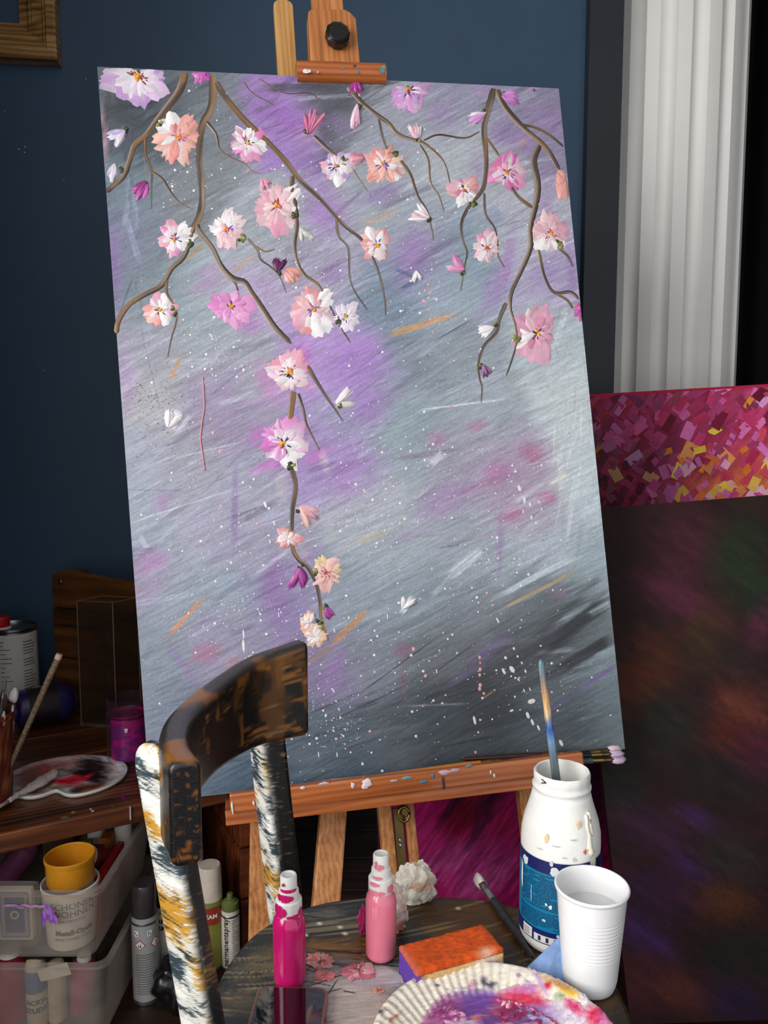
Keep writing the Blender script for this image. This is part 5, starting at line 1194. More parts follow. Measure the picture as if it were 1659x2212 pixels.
b1 = on(823, 2066, SZ); b2 = on(626, 2122, SZ)
spray('spray_bottle', 'small pale pink spray bottle standing by the crumpled tissue', b1, pinkM, 0, [(.0138, .078, .084, -1.2, .4), (.0138, .079, .09, .5, 1.2), (.0112, .0955, .099, -1.0, .2), (.0090, .105, .112, -.9, .4), (.0138, .088, .0935, -1.0, -.1)], 1)
spray('spray_bottle', 'small dark magenta spray bottle standing behind the phone', b2, magM, 0, [(.0138, .078, .0935, -1.6, -.15), (.0138, .078, .083, -.2, .9), (.0112, .0955, .1035, -1.5, .5), (.0090, .1045, .1085, -1.2, 1.1), (.0138, .079, .088, .7, 1.3)], 2)

# big white primer jar with blue label and a brush standing in it
jb = on(1206, 2022, SZ)
bj = thing('primer_jar', 'tall paint-smeared white plastic jar with blue label on the chair', 'paint jar', (jb[0], jb[1], SZ+.001)); bj.scale = (1.04, 1.04, .92)
ta = math.atan2(-jb[1], -jb[0])
outp = [(.036, 0), (.0415, .003), (.0432, .010), (.0432, .128), (.0428, .142), (.0400, .158), (.0345, .178), (.0325, .186), (.0318, .190), (.0305, .1915), (.0305, .196), (.0318, .1975), (.0318, .2005), (.0302, .202), (.0302, .206), (.0305, .2075), (.0305, .2155), (.0292, .2175), (.0275, .2165), (.0275, .205), (.0285, .19), (.038, .15), (.039, .12), (.0005, .12)]
g = G(); g.lathe(outp, 64, cap1=False, wob=lambda a, z: (.012*math.sin(9*a)*math.sin(5*a+1) if .2 < z else .004*math.sin(7*a+z*60)*(z > .13))); g.obj('body', M['white_paint'], bj, auto=.9)
LB = plain('blue label', (12, 122, 166), .4, var=.06); LN = plain('navy label band', (20, 34, 96), .4, var=.06)
g = G(); wrap_patch(g, .0434, ta-1.5, ta+.78, .020, .118, 30); lb = g.obj('label', LB, bj, True)
g = G(); wrap_patch(g, .0437, ta-1.5, ta+.78, .106, .122, 30); g.obj('label_band', LN, lb, True)
g = G(); wrap_patch(g, .0437, ta+1.0, ta+2.2, .106, .122, 20); g.obj('label_band', LN, lb, True)
g = G(); wrap_patch(g, .0434, ta+1.0, ta+2.2, .020, .107, 20); g.obj('label_back', LB, lb, True)
g = G(); wrap_patch(g, .0437, ta-1.5, ta+.78, .0165, .033, 30); g.obj('label_foot', LN, lb, True)
g = G(); wrap_patch(g, .0440, ta-1.0, ta-.68, .018, .031, 6); wrap_patch(g, .0440, ta-.62, ta+.6, .018, .027, 18); stuff(g.obj('label_boxes', M['paper'], lb))
g = G(); r_ = random.Random(5); z = .102
while z > .036:
    a = ta-1.15
    while a < ta+.62:
        w_ = r_.uniform(.05, .2)
        if r_.random() < .93: wrap_patch(g, .0438, a, min(ta+.65, a+w_), z, z+.0009, 4)
        a += w_+.02
    z -= .0021 if abs(z-.06) > .002 else .005
for i in range(3): wrap_patch(g, .0442, ta-.95, ta-.75, .021+i*.003, .0218+i*.003, 3)
for a in (-.5, -.3, -.1, .1): wrap_patch(g, .0442, ta+a, ta+a+.07, .0195, .0255, 3)
stuff(g.obj('small_print', plain('dark blue print', (10, 44, 84), .5, bmp=0), lb))
wrap_text('arrow_mark', [('>', .012, .2115, -.020, .0002)], .0312, ta, M['ink'], bj)
g = G(); r_ = random.Random(12)
def blotch(g, a, z, ra, rz, r0, col):
    n = 10; V = [((r0+.0012)*math.cos(a), (r0+.0012)*math.sin(a), z)]
    for i in range(n):
        t = 2*math.pi*i/n; k = r_.uniform(.6, 1.1); V.append(((r0+.0007)*math.cos(a+ra*k*math.cos(t)), (r0+.0007)*math.sin(a+ra*k*math.cos(t)), z+rz*k*math.sin(t)))
    g.add(V, [(0, i+1, (i+1) % n+1) for i in range(n)], col)
for a, z, ra, rz, r0, c in [(-.35,.150,.07,.007,.0420,(240,210,160)),(.50,.168,.08,.007,.0385,(240,214,170)),(.62,.136,.05,.004,.0434,(226,110,50)),(.75,.137,.08,.003,.0434,(236,200,150)),(-.12,.112,.14,.006,.0442,(226,226,230)),(-.2,.121,.06,.004,.0442,(206,210,222)),(.25,.100,.10,.005,.0442,(170,206,220)),(-.95,.112,.14,.008,.0442,(222,226,232)),(-1.1,.09,.05,.02,.0442,(226,228,232)),(-.72,.075,.015,.012,.0442,(214,230,238)),(-.3,.068,.04,.002,.0442,(230,236,240)),(-.2,.066,.05,.003,.0442,(230,236,240)),(.02,.068,.03,.002,.0442,(206,230,240)),(-.35,.047,.05,.002,.0442,(180,214,230)),(0,.03,.05,.004,.0442,(200,214,226)),(.3,.152,.10,.0012,.0428,(206,206,206)),(-.1,.143,.12,.001,.0430,(190,192,196)),(.12,.130,.08,.001,.0434,(196,196,198)),(-.5,.135,.1,.0012,.0434,(202,202,204)),(.35,.128,.06,.003,.0434,(210,206,200))]: blotch(g, ta+a, z, ra, rz, r0, c)
stuff(g.obj('paint_blotch', M['impasto'], bj, True, cols=True))
g = G()
for a, z0, z1, r1 in ((.80, .176, .128, .004), (.92, .178, .150, .003)):
    rad = lambda z: .0345+(.0432-.0345)*min(1, max(0, (.178-z)/.05))
    zs_ = np.linspace(z0, z1, 9); g.tube([((rad(z)+.0008)*math.cos(ta+a+.02*math.sin(z*300)), (rad(z)+.0008)*math.sin(ta+a+.02*math.sin(z*300)), z) for z in zs_], list(np.linspace(.0018, r1, 8))+[r1*.5], 8)
g.obj('paint_drip', plain('ivory paint drip', (236, 228, 212), .35), bj, True)
g = G(); wrap_patch(g, .0446, ta+.80, ta+.98, .03, .132, 5, 0); g.obj('paint_drip', plain('ivory paint drip', (236, 228, 212), .35), bj, True)
tip = np.array([jb[0]+.004, jb[1]-.002, SZ+.118]); end = at(1168, 1424, jb[1]+.012)
sb = thing('paintbrush', 'blue-and-tan smeared brush standing handle-up in the white jar', 'paintbrush', tip)
dv = Vector(end)-Vector(tip); sb.rotation_mode = 'QUATERNION'; sb.rotation_quaternion = dv.to_track_quat('Z', 'Y'); Lb = dv.length
P_ = np.array([[(r*math.cos(a), r*math.sin(a), z) for a in np.linspace(0, 2*math.pi, 16, endpoint=False)] for r, z in [(np.interp(t, [0, .3, .55, .93, .985, 1], [.0052, .0050, .0046, .0036, .0030, .0006]), Lb*t) for t in np.linspace(.22, 1, 60)]])
p2 = Paint(np.arctan2(P_[..., 1], P_[..., 0])*20, P_[..., 2]*1000, (126, 142, 156)); tz = P_[..., 2]/Lb
cst = [(.22, (70, 84, 90)), (.42, (96, 112, 118)), (.55, (110, 140, 170)), (.64, (46, 84, 160)), (.70, (214, 184, 140)), (.80, (206, 160, 110)), (.88, (150, 130, 120)), (.96, (120, 150, 170)), (1, (90, 120, 140))]
for ch_ in range(3): p2.C[..., ch_] = np.interp(tz+.05*(vnoise(p2.X/9, p2.Y/12, 3)-.5), [c[0] for c in cst], [c[1][ch_] for c in cst])
p2.grain(.35, 90, 30, 5, 9); grid_obj('handle', P_, M['dryflat'], sb, p2.out(), True, True)
g = G(); g.lathe([(.004, 0), (.0062, Lb*.04), (.0062, Lb*.22), (.0054, Lb*.24)], 16, wob=lambda a, z: .1*math.sin(3*a+z*200)); g.obj('painted_ferrule', M['white_paint'], sb, True)

# ribbed plastic cup
cb_ = on(1273, 2127, SZ)
cu = thing('plastic_cup', 'ribbed white disposable plastic cup standing beside the primer jar', 'cup', (cb_[0], cb_[1], SZ+.0008))
zs_ = np.linspace(.006, .106, 110); rs_ = np.interp(zs_, [0, .012, .03, .106], [.0262, .0285, .0300, .0362])
rs_ = rs_+np.where((zs_ > .040) & (zs_ < .084), .0005*np.abs(np.sin((zs_-.040)/.044*math.pi*11))-.0004, 0)
prof = [(.0005, .003), (.022, .003), (.0235, 0), (.0255, .0008), (.0262, .003)]+list(zip(rs_, zs_))+[(.0372, .107), (.0385, .1085), (.0388, .110), (.0380, .1115), (.0366, .1115), (.0357, .110)]+[(r-.0008, z) for r, z in list(zip(rs_, zs_))[::-3]]+[(.022, .006), (.0005, .006)]
g = G(); g.lathe(prof, 72, cap0=False, cap1=False); g.obj('cup_wall', M['cup'], cu, True)
g = G(); g.lathe([(.0005, .083), (.0338, .083)], 48, cap0=False, cap1=False); g.obj('cloudy_water', plain('cloudy rinse water', (206, 208, 210), .05, bmp=0, var=.02), cu, True)
# paper plate with crimped rim
pc_ = np.array([.1035, .672, SZ+.001])
pt = thing('paper_plate', 'white paper plate with crimped rim used as a palette of purple and crimson', 'paper plate', pc_)
NA, NR = 432, 90; A_ = np.linspace(0, 2*math.pi, NA, endpoint=False)[None]; q = np.linspace(.004, 1, NR)[:, None]; R_ = .117
pr = np.interp(q, [0, .66, .72, .93, .975, 1], [.0045, .0045, .006, .0205, .0225, .0215]); crimp = np.clip((q-.70)/.06, 0, 1)*np.clip((1.0-q)/.03, 0, 1)
Pq = np.stack([q*R_*np.cos(A_), q*R_*np.sin(A_), pr+.0009*crimp*np.sign(np.sin(A_*72))*np.abs(np.sin(A_*72))**.7], -1)
Xs, Ys = project(Pq+pc_); pp = Paint(Xs, Ys, (236, 229, 214))
for b in [(1020,2180,66,34,0,(112,66,150),1),(1040,2160,50,20,0,(118,76,164),1),(960,2190,40,28,-40,(150,66,130),1),(930,2210,40,16,-35,(176,96,150),.8),(1100,2190,40,26,0,(150,30,80),1),(1120,2155,50,16,-8,(206,40,80),.9),(1130,2140,40,9,-5,(206,100,160),.9),(1160,2168,40,12,10,(200,24,60),.9),(1180,2190,70,20,-4,(140,104,170),.9),(1140,2205,60,16,0,(120,80,150),.9),(1240,2200,60,20,0,(206,196,214),.8),(1220,2180,40,16,10,(222,214,226),.8),(1290,2196,24,26,20,(206,24,70),1),(1310,2206,26,20,20,(200,110,170),.9),(1240,2176,26,12,35,(200,40,90),.9),(1183,2131,9,9,0,(206,20,46),1),(1230,2145,22,9,20,(232,190,30),1),(1205,2126,40,10,25,(184,132,80),.9),(1250,2140,24,8,30,(200,160,90),.8),(1165,2120,40,6,60,(190,150,200),.8),(1145,2134,18,14,70,(186,140,196),.7),(1060,2130,12,7,0,(60,56,76),.9),(1045,2122,8,9,0,(70,60,86),.8),(1020,2130,8,10,0,(200,130,170),.8),(1031,2202,14,8,-5,(232,140,140),1),(1060,2208,30,10,0,(96,54,130),.9),(1270,2150,30,16,50,(200,190,216),.8),(1295,2160,30,10,40,(196,180,210),.7),(850,2200,20,4,-40,(190,80,60),.7),(845,2170,16,4,40,(226,190,180),.6),(1120,2108,6,4,0,(140,80,150),.8),(945,2130,6,3,0,(50,50,60),.8),(820,2187,9,5,0,(50,40,50),.8),(1207,2153,10,12,70,(110,140,90),.6)]: pp.blob(*b, rough=.75)
pp.grain(.12, -15, 20, 3, 12)
wet = (np.abs(pp.C-np.array((236, 229, 214))).sum(-1) > 60)
Pq[..., 2] += wet*(.0008+.0028*np.clip(streaks(Xs, Ys, -15, 18, 4, 15)-.35, 0, 1))
grid_obj('plate', Pq, M['plate'], pt, pp.out(), True, True)
P2 = Pq[::4].copy(); P2[..., 2] = np.interp(q[::4], [0, .66, .72, .93, 1], [.0002, .0002, .002, .018, .0205]); P2[..., 2] += 0*A_
g2 = grid_obj('plate_underside', P2, M['paper'], pt, None, True, True)
rng = random.Random(31); g = G(); mpl = lambda X, Y, h: np.array([on(a, b, SZ+.006)-pc_+np.array([0, 0, hh]) for a, b, hh in zip(np.ravel(X), np.ravel(Y), np.ravel(np.broadcast_to(h, np.shape(X))))]).reshape(np.shape(X)+(3,))
for x, y, cols, k in [(1130,2150,[(206,40,90),(222,130,180),(240,200,220)],14),(1160,2170,[(206,24,60),(226,120,170)],8),(1290,2195,[(206,24,70),(220,130,180),(236,220,230)],9),(1240,2180,[(206,60,100),(200,40,80)],5),(960,2195,[(170,90,150),(150,60,120),(214,150,190)],9),(1110,2195,[(140,30,80),(160,60,120)],6),(1190,2200,[(150,120,190),(200,190,220)],6)]:
    for _ in range(k*3): petals(g, rng.gauss(x, 26), rng.gauss(y, 9), rng.uniform(12, 30), rng.uniform(7, 14), rng.uniform(-.8, .4)+(3.14 if rng.random() < .4 else 0), cols[rng.randrange(len(cols))], cols[rng.randrange(len(cols))], rng, .0008, .003, mpl, 5, 4)
g.V = [((x*min(1, .080/max(1e-6, math.hypot(x, y))), y*min(1, .080/max(1e-6, math.hypot(x, y))), z) if math.hypot(x, y) > .080 else (x, y, z)) for x, y, z in g.V]
stuff(mesh_obj('thick_paint', g.V, g.F, M['impasto'], pt, True, lin(np.array(g.C))))

# sponge: orange top, yellow foam, violet-stained end
sA, sB, sC_ = on(862, 2040, SZ+.034), on(1042, 1992, SZ+.034), on(1088, 2050, SZ+.034)
su = (sB-sA); sl = np.linalg.norm(su[:2]); rz_ = math.atan2(su[1], su[0]); sv = np.array([math.sin(rz_), -math.cos(rz_)]); swd = .046
so = thing('sponge', 'orange-topped yellow cleaning sponge with violet paint on its end', 'sponge', (sA[0], sA[1], SZ+.001), rz_)
def foam(name, z0, z1, mat, colf, bulge):
    nx, ny = 44, 24; g = G(); r_ = random.Random(7)
    bm = bmesh.new(); vs = {}
    nz = 5
    P_ = []; idx = {}
    def vert(i, j, k):
        key = (i, j, k)
        if key not in idx:
            x = sl*i/nx; y = -swd*j/ny; z = z0+(z1-z0)*k/nz
            ex = min(i, nx-i)/nx; ey = min(j, ny-j)/ny; soft = (1-math.exp(-ex*26))*(1-math.exp(-ey*18))
            top = (k/nz)*.0035*(soft-1)*bulge-.002*(k/nz)*bulge*math.sin(math.pi*i/nx)*math.sin(math.pi*j/ny)
            nx_ = vnoise(np.array([x*400+z*90]), np.array([y*400+k*2.3]), 3)[0]-.5
            idx[key] = len(P_); P_.append((x+.002*nx_*(i in (0, nx)), y+.002*nx_*(j in (0, ny)), z+top+.0012*nx_*(k == nz)))
        return idx[key]
    Fc = []
    for i in range(nx):
        for j in range(ny): Fc.append((vert(i, j, nz), vert(i, j+1, nz), vert(i+1, j+1, nz), vert(i+1, j, nz))); Fc.append((vert(i, j, 0), vert(i+1, j, 0), vert(i+1, j+1, 0), vert(i, j+1, 0)))
    for k in range(nz):
        for i in range(nx):
            Fc.append((vert(i, 0, k), vert(i, 0, k+1), vert(i+1, 0, k+1), vert(i+1, 0, k))); Fc.append((vert(i, ny, k), vert(i+1, ny, k), vert(i+1, ny, k+1), vert(i, ny, k+1)))
        for j in range(ny):
            Fc.append((vert(0, j, k), vert(0, j+1, k), vert(0, j+1, k+1), vert(0, j, k+1))); Fc.append((vert(nx, j, k), vert(nx, j, k+1), vert(nx, j+1, k+1), vert(nx, j+1, k)))
    P_ = np.array(P_); return mesh_obj(name, P_, Fc, mat, so, True, lin(colf(P_)))
FM = pigment('foam', .85, 0, (700, 700, 700), 1.0); SM = pigment('scouring fleece', .95, 0, (900, 900, 900), 1.0)
def foamcol(P_):
    c = np.zeros((len(P_), 3)); c[:] = (226, 186, 122); e = np.clip(1.3-P_[:, 0]/.010+.8*(vnoise(P_[:, 1]*300, P_[:, 2]*300, 4)-.5), 0, 1)[:, None]
    c = c+(np.array((104, 66, 178))-c)*e
    w = np.clip(1.2-np.hypot((P_[:, 0]-sl*.80)/.022, (P_[:, 2]-.016)/.012)+(vnoise(P_[:, 0]*300, P_[:, 2]*300, 9)-.5), 0, 1)[:, None]*(P_[:, 1:2] < -swd*.8)
    return c+(np.array((236, 214, 224))-c)*w
def fleececol(P_):
    c = np.zeros((len(P_), 3)); c[:] = (236, 92, 20); n_ = vnoise(P_[:, 0]*260, P_[:, 1]*420, 6)[:, None]; c = c*(.82+.3*n_)
    e = np.clip(1.0-P_[:, 0]/.008, 0, 1)[:, None]*.5; c = c+(np.array((206, 130, 160))-c)*e
    w = np.clip(1.1-np.hypot((P_[:, 0]-sl*.80)/.014, (P_[:, 1]+swd)/.010), 0, 1)[:, None]; return c+(np.array((240, 190, 170))-c)*w
foam('foam_body', 0, .026, FM, foamcol, .3); foam('scouring_top', .0262, .034, SM, fleececol, 1.0)

# dark brush lying over the back edge of the seat
paintbrush('paintbrush', 'black-handled paintbrush lying across the seat beside the sponge', on(1030, 1893, SZ+.006), on(1150, 2068, SZ+.006), .0052, plain('worn black handle', (42, 42, 44), .35, var=.5, scale=120), None, (226, 218, 210), None, .026, ferr='steel', bristle=(70, 48, 24))
# folded blue card propped beside the cup
p0 = on(1108, 2120, SZ); p2_ = on(1243, 2126, SZ)
bc = thing('blue_card', 'creased blue painted paper triangle leaning between jar and cup', 'paper', (p0[0], p0[1], SZ+.001))
g = G(); o_ = np.array([p0[0], p0[1], SZ+.001])
a_, b_, c_ = p0-o_, at(1211, 2022, p0[1]+.012)-o_, p2_-o_; a_[2] = 0; c_[2] = .0005
nn = np.cross(b_-a_, c_-a_); nn /= np.linalg.norm(nn); nn = nn*.0012
mid_ = (a_+c_)/2+np.array([0, -.004, 0])
V = [a_, mid_, c_, b_]+[v_+nn for v_ in (a_, mid_, c_, b_)]
g.add(V, [(0, 1, 3), (1, 2, 3), (4, 7, 5), (5, 7, 6), (0, 4, 5, 1), (1, 5, 6, 2), (2, 6, 7, 3), (3, 7, 4, 0)]); g.obj('folded_sheet', plain('blue watercolour paper', (126, 156, 206), .6, var=.25, scale=60), bc)
# crumpled tissue
tc_ = on(880, 1985, SZ)
def crumple(name, label, c, rx, ry, rz, seed, mat, cols):
    bm = bmesh.new(); bmesh.ops.create_icosphere(bm, subdivisions=5, radius=1.0)
    V = np.array([v.co[:] for v in bm.verts]); Fc = [tuple(v.index for v in f.verts) for f in bm.faces]; bm.free()
    r = np.ones(len(V)); rg = np.random.default_rng(seed)
    for k in range(46):
        d = rg.normal(size=3); d /= np.linalg.norm(d); off = rg.uniform(.25, .9); s = V @ d
        r -= .20*np.abs(np.mod(s*2.2+off*3, 1)-.5)*rg.uniform(.1, .5)*np.clip((s+.4), 0, 1)
    r = (r-r.min())/(r.max()-r.min()); r = .45+.6*r+.16*(np.random.default_rng(seed+1).random(len(V))-.5)*.3
    V = V*r[:, None]*np.array([rx, ry, rz]); V[:, 2] = np.maximum(V[:, 2], -rz*.55); V[:, 2] -= V[:, 2].min()
    t = thing(name, label, 'tissue', c)
    n_ = vnoise(V[:, 0]*70+9, V[:, 2]*70+V[:, 1]*50, seed)[:, None]; C_ = np.array(cols[0], float)+(np.array(cols[1], float)-np.array(cols[0]))*np.clip((n_-.62)*5, 0, 1)
    o = mesh_obj('crumpled_sheet', V, Fc, mat, t, False, lin(C_)); return t
TS = pigment('tissue paper', .9, 0, (200, 200, 200), .4)
crumple('tissue', 'crumpled off-white tissue lying at the back edge of the seat', on(897, 1942, SZ+.001), .030, .022, .036, 3, TS, ((232, 226, 212), (216, 180, 150)))
crumple('tissue', 'pink-stained crumpled tissue wedged behind the pale pink bottle', on(848, 2005, SZ+.001), .024, .018, .046, 8, TS, ((232, 214, 206), (206, 130, 120)))
crumple('tissue', 'tiny crumpled tissue scrap with a magenta stain peeping out left of the pale pink bottle', on(786, 2018, SZ+.001), .009, .007, .026, 5, TS, ((236, 230, 226), (170, 30, 96)))
# phone
ph0 = on(560, 2130, SZ+.010); ph1 = on(708, 2130, SZ+.010); pw_ = .0745
phc = (ph0+ph1)/2
ph = thing('phone', 'dark-screened smartphone with rose-gold rim lying at the front of the seat', 'phone', (phc[0], phc[1], SZ+.001), math.radians(-2))
def rrect(w_, h_, r, n=8):
    out = []
    for cx_, cy_, a0 in ((w_/2-r, h_/2-r, 0), (-w_/2+r, h_/2-r, 90), (-w_/2+r, -h_/2+r, 180), (w_/2-r, -h_/2+r, 270)):
        for k in range(n+1): a = math.radians(a0+90*k/n); out.append((cx_+r*math.cos(a), cy_+r*math.sin(a)))
    return out
g = G(); g.prism([(x, y-.0755) for x, y in rrect(pw_, .151, .011)], 0, .0088); g.obj('case', plain('rose gold phone rim', (150, 108, 100), .3, .6), ph, bevel=.0018)
g = G(); g.prism([(x, y-.0755) for x, y in rrect(pw_-.006, .145, .009)], .0080, .0094); g.obj('screen', plain('black phone glass', (6, 6, 8), .03, bmp=0, coat=1.0), ph, bevel=.0003)
g = G(); g.box((pw_/2+.0004, -.035, .0048), (.0014, .012, .003)); g.obj('side_button', plain('rose gold phone button', (160, 116, 106), .3, .7), ph, bevel=.0005)

# ------------------------------------------------------------------ clear storage bins under the bench
def rr_loop(x0, x1, y0, y1, z, r=.02, n=6):
    return [((x0+x1)/2+a, (y0+y1)/2+b, z) for a, b in rrect(x1-x0, y1-y0, r, n)]
def bin_box(name, label, x0, x1, y0, y1, z0, z1, tap=.018):
    t = thing(name, label, 'storage bin', ((x0+x1)/2, (y0+y1)/2, z0)); cx_, cy_ = (x0+x1)/2, (y0+y1)/2
    L = [rr_loop(x0+tap-cx_, x1-tap-cx_, y0+tap-cy_, y1-tap-cy_, 0), rr_loop(x0-cx_, x1-cx_, y0-cy_, y1-cy_, z1-z0-.008), rr_loop(x0-.006-cx_, x1+.006-cx_, y0-.006-cy_, y1+.006-cy_, z1-z0-.008), rr_loop(x0-.006-cx_, x1+.006-cx_, y0-.006-cy_, y1+.006-cy_, z1-z0), rr_loop(x0+.002-cx_, x1-.002-cx_, y0+.002-cy_, y1-.002-cy_, z1-z0), rr_loop(x0+tap+.002-cx_, x1-tap-.002-cx_, y0+tap+.002-cy_, y1-tap-.002-cy_, .0022)]
    n = len(L[0]); V = [v for l in L for v in l]
    g = G(); g.add(V, [(k*n+i, k*n+(i+1) % n, (k+1)*n+(i+1) % n, (k+1)*n+i) for k in range(5) for i in range(n)]+[tuple(range(n-1, -1, -1)), tuple(range(5*n, 6*n))]); g.obj('tub', M['clear'], t, auto=.6)
    return t
BX1 = on(217, 1916, .28)[0]; BY0 = 1.252
bu = bin_box('storage_bin', 'upper clear plastic bin full of cups and bottles under the bench', -.83, BX1, BY0, 1.585, .152, .282)
bl = bin_box('storage_bin', 'lower clear plastic bin of paint tubes standing on the floor', -.83, BX1+.006, BY0+.004, 1.60, .002, .150, .012)
g = G(); g.box((BX1-.665, BY0-.195, 0), (.001, .001, .001))
pq = G(); rng = random.Random(14); mb = lambda X, Y, h: np.array([at(a, b, BY0-.002-hh)-np.array(bu.location) for a, b, hh in zip(np.ravel(X), np.ravel(Y), np.ravel(np.broadcast_to(h, np.shape(X))))]).reshape(np.shape(X)+(3,))
for k in range(10): petals(pq, rng.gauss(104, 8), rng.gauss(1965, 10), rng.uniform(14, 30), rng.uniform(7, 13), rng.uniform(.9, 1.9), (150,76,190), (176,120,206), rng, .0004, .001, mb, 5, 4)
for k in range(7): petals(pq, 4+k*13, 1957+rng.uniform(-2, 2), 22, 6, rng.uniform(-.1, .2), (170,110,170), (190,150,190), rng, .0003, .0006, mb, 5, 4)
stuff(mesh_obj('paint_smear', pq.V, pq.F, M['impasto'], bu, True, lin(np.array(pq.C))))
BZ = .1555
# white tub with lettering, ochre cup on it
tx = at(155, 1990, 1.318)
tu = thing('paint_tub', 'white plastic paint tub with grey lettering inside the upper bin', 'paint tub', (tx[0], 1.318, BZ))
ta = math.atan2(-1.318, -tx[0])
g = G(); g.lathe([(.0395, 0), (.0405, .002), (.0475, .100), (.0490, .101), (.0490, .106), (.0475, .107), (.046, .105), (.039, .004)], 56); g.obj('body', M['white_plastic'], tu, auto=.5)
wrap_text('lettering', [('SCHÖNER', .0165, .083, .002, .0002), ('WOHNEN', .0165, .069, .004, .0002), ('TRENDSTRUKTUR', .0066, .056, -.004, 0)], .0405, ta, M['grey_ink'], tu, .068)
wrap_text('lettering', [('Metall-Optik', .0125, .034, .004, .0006), ('EFFEKTFARBE SILBER', .0068, .022, .002, 0)], .0405, ta, M['grey_ink'], tu, .068)
OC = plain('ochre plastic', (206, 138, 28), .35, var=.06)
oc = thing('ochre_cup', 'ochre yellow plastic cup stacked on the white tub', 'cup', (tx[0]+.002, 1.316, BZ+.1075))
g = G(); g.lathe([(.0385, 0), (.0395, .002), (.0405, .040), (.0425, .041), (.0428, .0465), (.0412, .048), (.0395, .046), (.038, .006), (.0005, .006)], 56, cap1=False); g.obj('cup', OC, oc, auto=.6)
g = G(); g.tube([(.022*math.cos(a), .022*math.sin(a), .0075) for a in np.linspace(0, 2*math.pi, 33)], .0012, 6); g.obj('inner_ring', OC, oc, True)
# playing cards in a clear case
kx_ = at(35, 1960, 1.292)[0]
pcse = thing('card_case', 'blue-backed playing cards in a clear case inside the upper bin', 'playing cards', (kx_, 1.292, BZ))
g = G(); g.prism(rrect(.060, .092, .004), -.006, .006); dk = g.obj('card_deck', M['paper'], pcse, bevel=.0006); dk.rotation_euler = (math.pi/2, 0, 0); dk.location = (0, 0, .062)
def flat(gm, pts, y): gm.add([(x, y, z) for x, z in pts], [tuple(range(len(pts)))])
CBl = plain('blue card print', (52, 82, 146), .5, var=.15, scale=300)
g = G(); flat(g, [(x, z+.062) for x, z in rrect(.050, .082, .003)], -.0064); fb = g.obj('card_border', CBl, pcse)
g = G(); flat(g, [(x, z+.062) for x, z in rrect(.046, .078, .002)], -.0066); g.obj('card_field', plain('pale card print', (168, 178, 200), .5, var=.3, scale=500), pcse)
g = G(); flat(g, [(x, z+.062) for x, z in rrect(.034, .064, .002)], -.0068); g.obj('card_centre', CBl, pcse)
g = G(); flat(g, [(.008*math.cos(a), .062+.008*math.sin(a)) for a in np.linspace(0, 2*math.pi, 20, endpoint=False)], -.0070); g.obj('card_emblem', M['paper'], pcse)
g = G(); flat(g, [(.0045*math.cos(a), .062+.0045*math.sin(a)) for a in np.linspace(0, 2*math.pi, 16, endpoint=False)], -.0072); g.obj('card_emblem', CBl, pcse)
g = G(); g.prism(rrect(.074, .108, .006), -.010, .010); cs = g.obj('case', M['clear'], pcse, bevel=.001); cs.rotation_euler = (math.pi/2, 0, 0); cs.location = (0, 0, .0605)
# bottles with white caps
def capbottle(label, px, Y, h, body, r=.023):
    x = at(px, 1800, Y)[0]; t = thing('paint_bottle', label, 'paint bottle', (x, Y, BZ), 0, 'white-capped bottles in the upper bin')
    g = G(); g.lathe([(r*.95, 0), (r, .003), (r, h-.062), (r*.85, h-.052), (.0135, h-.047)], 32); g.obj('body', body, t, auto=.6)
    g = G(); g.lathe([(.0165, h-.047), (.017, h-.045), (.0165, h-.001), (.0155, h), (.0005, h)], 36); g.obj('cap', M['white_plastic'], t, auto=.5); return t
capbottle('paint bottle with plain white cap standing at the back of the upper bin', 208, 1.50, .123, plain('milky bottle', (190, 178, 172), .35))
capbottle('white-capped paint bottle standing beside the bin wall near the chair post', 266, 1.50, .121, plain('milky pink bottle', (196, 160, 156), .35), .020)
# metal tins
tx2 = at(236, 1870, 1.408)[0]
tn = thing('paint_tin', 'silver tin with navy label standing in the upper bin behind the ochre cup', 'paint tin', (tx2-.026, 1.408, BZ))
g = G(); g.lathe([(.034, 0), (.035, .002), (.0345, .004), (.0345, .070), (.0355, .072), (.0355, .075), (.033, .076), (.032, .073), (.028, .073), (.0275, .075), (.0005, .075)], 44); g.obj('body', M['steel'], tn, auto=.5)
g = G(); wrap_patch(g, .0347, 0, 6.283, .006, .066, 40); g.obj('label', LN, tn, True)
wrap_text('lettering', [('wilckens', .010, .056, 0, .0002)], .0352, math.atan2(-1.408, -tx2)+.1, M['white_ink'], tn)
ce = thing('round_tin', 'small round tin with white printed lid tipped on its side atop the silver tin', 'tin', (tx2-.030, 1.400, BZ+.104))
ce.rotation_euler = (math.radians(62), 0, math.radians(-22))
g = G(); g.lathe([(.0215, -.030), (.022, -.028), (.022, .006), (.021, .008), (.0005, .008)], 40); g.obj('body', plain('dark red tin', (110, 34, 20), .4), ce, auto=.5)
g = G(); g.lathe([(.0005, .0086), (.0205, .0086)], 40, cap0=False, cap1=False); g.obj('lid_label', M['paper'], ce)
V, Fc = text_mesh('CE', .011, .0002); g = G(); g.add(np.stack([V[:, 0]-.009, V[:, 1]-.005, V[:, 2]*0+.0092], 1), Fc)
g.obj('lettering', M['ink'], ce)
g = G()
for i in range(8): g.box((-.003, .013-i*.0016, .0092), (.020-i*.0006, .0006, .0002))
g.box((.009, .006, .0092), (.008, .007, .0002)); stuff(g.obj('small_print', M['ink'], ce))
ol = at(150, 1845, 1.44); t = thing('paint_tube', 'small olive paint tube lying in the upper bin behind the ochre cup', 'paint tube', (ol[0], 1.46, BZ+.088)); t.rotation_euler = (0, math.radians(80), math.radians(15))
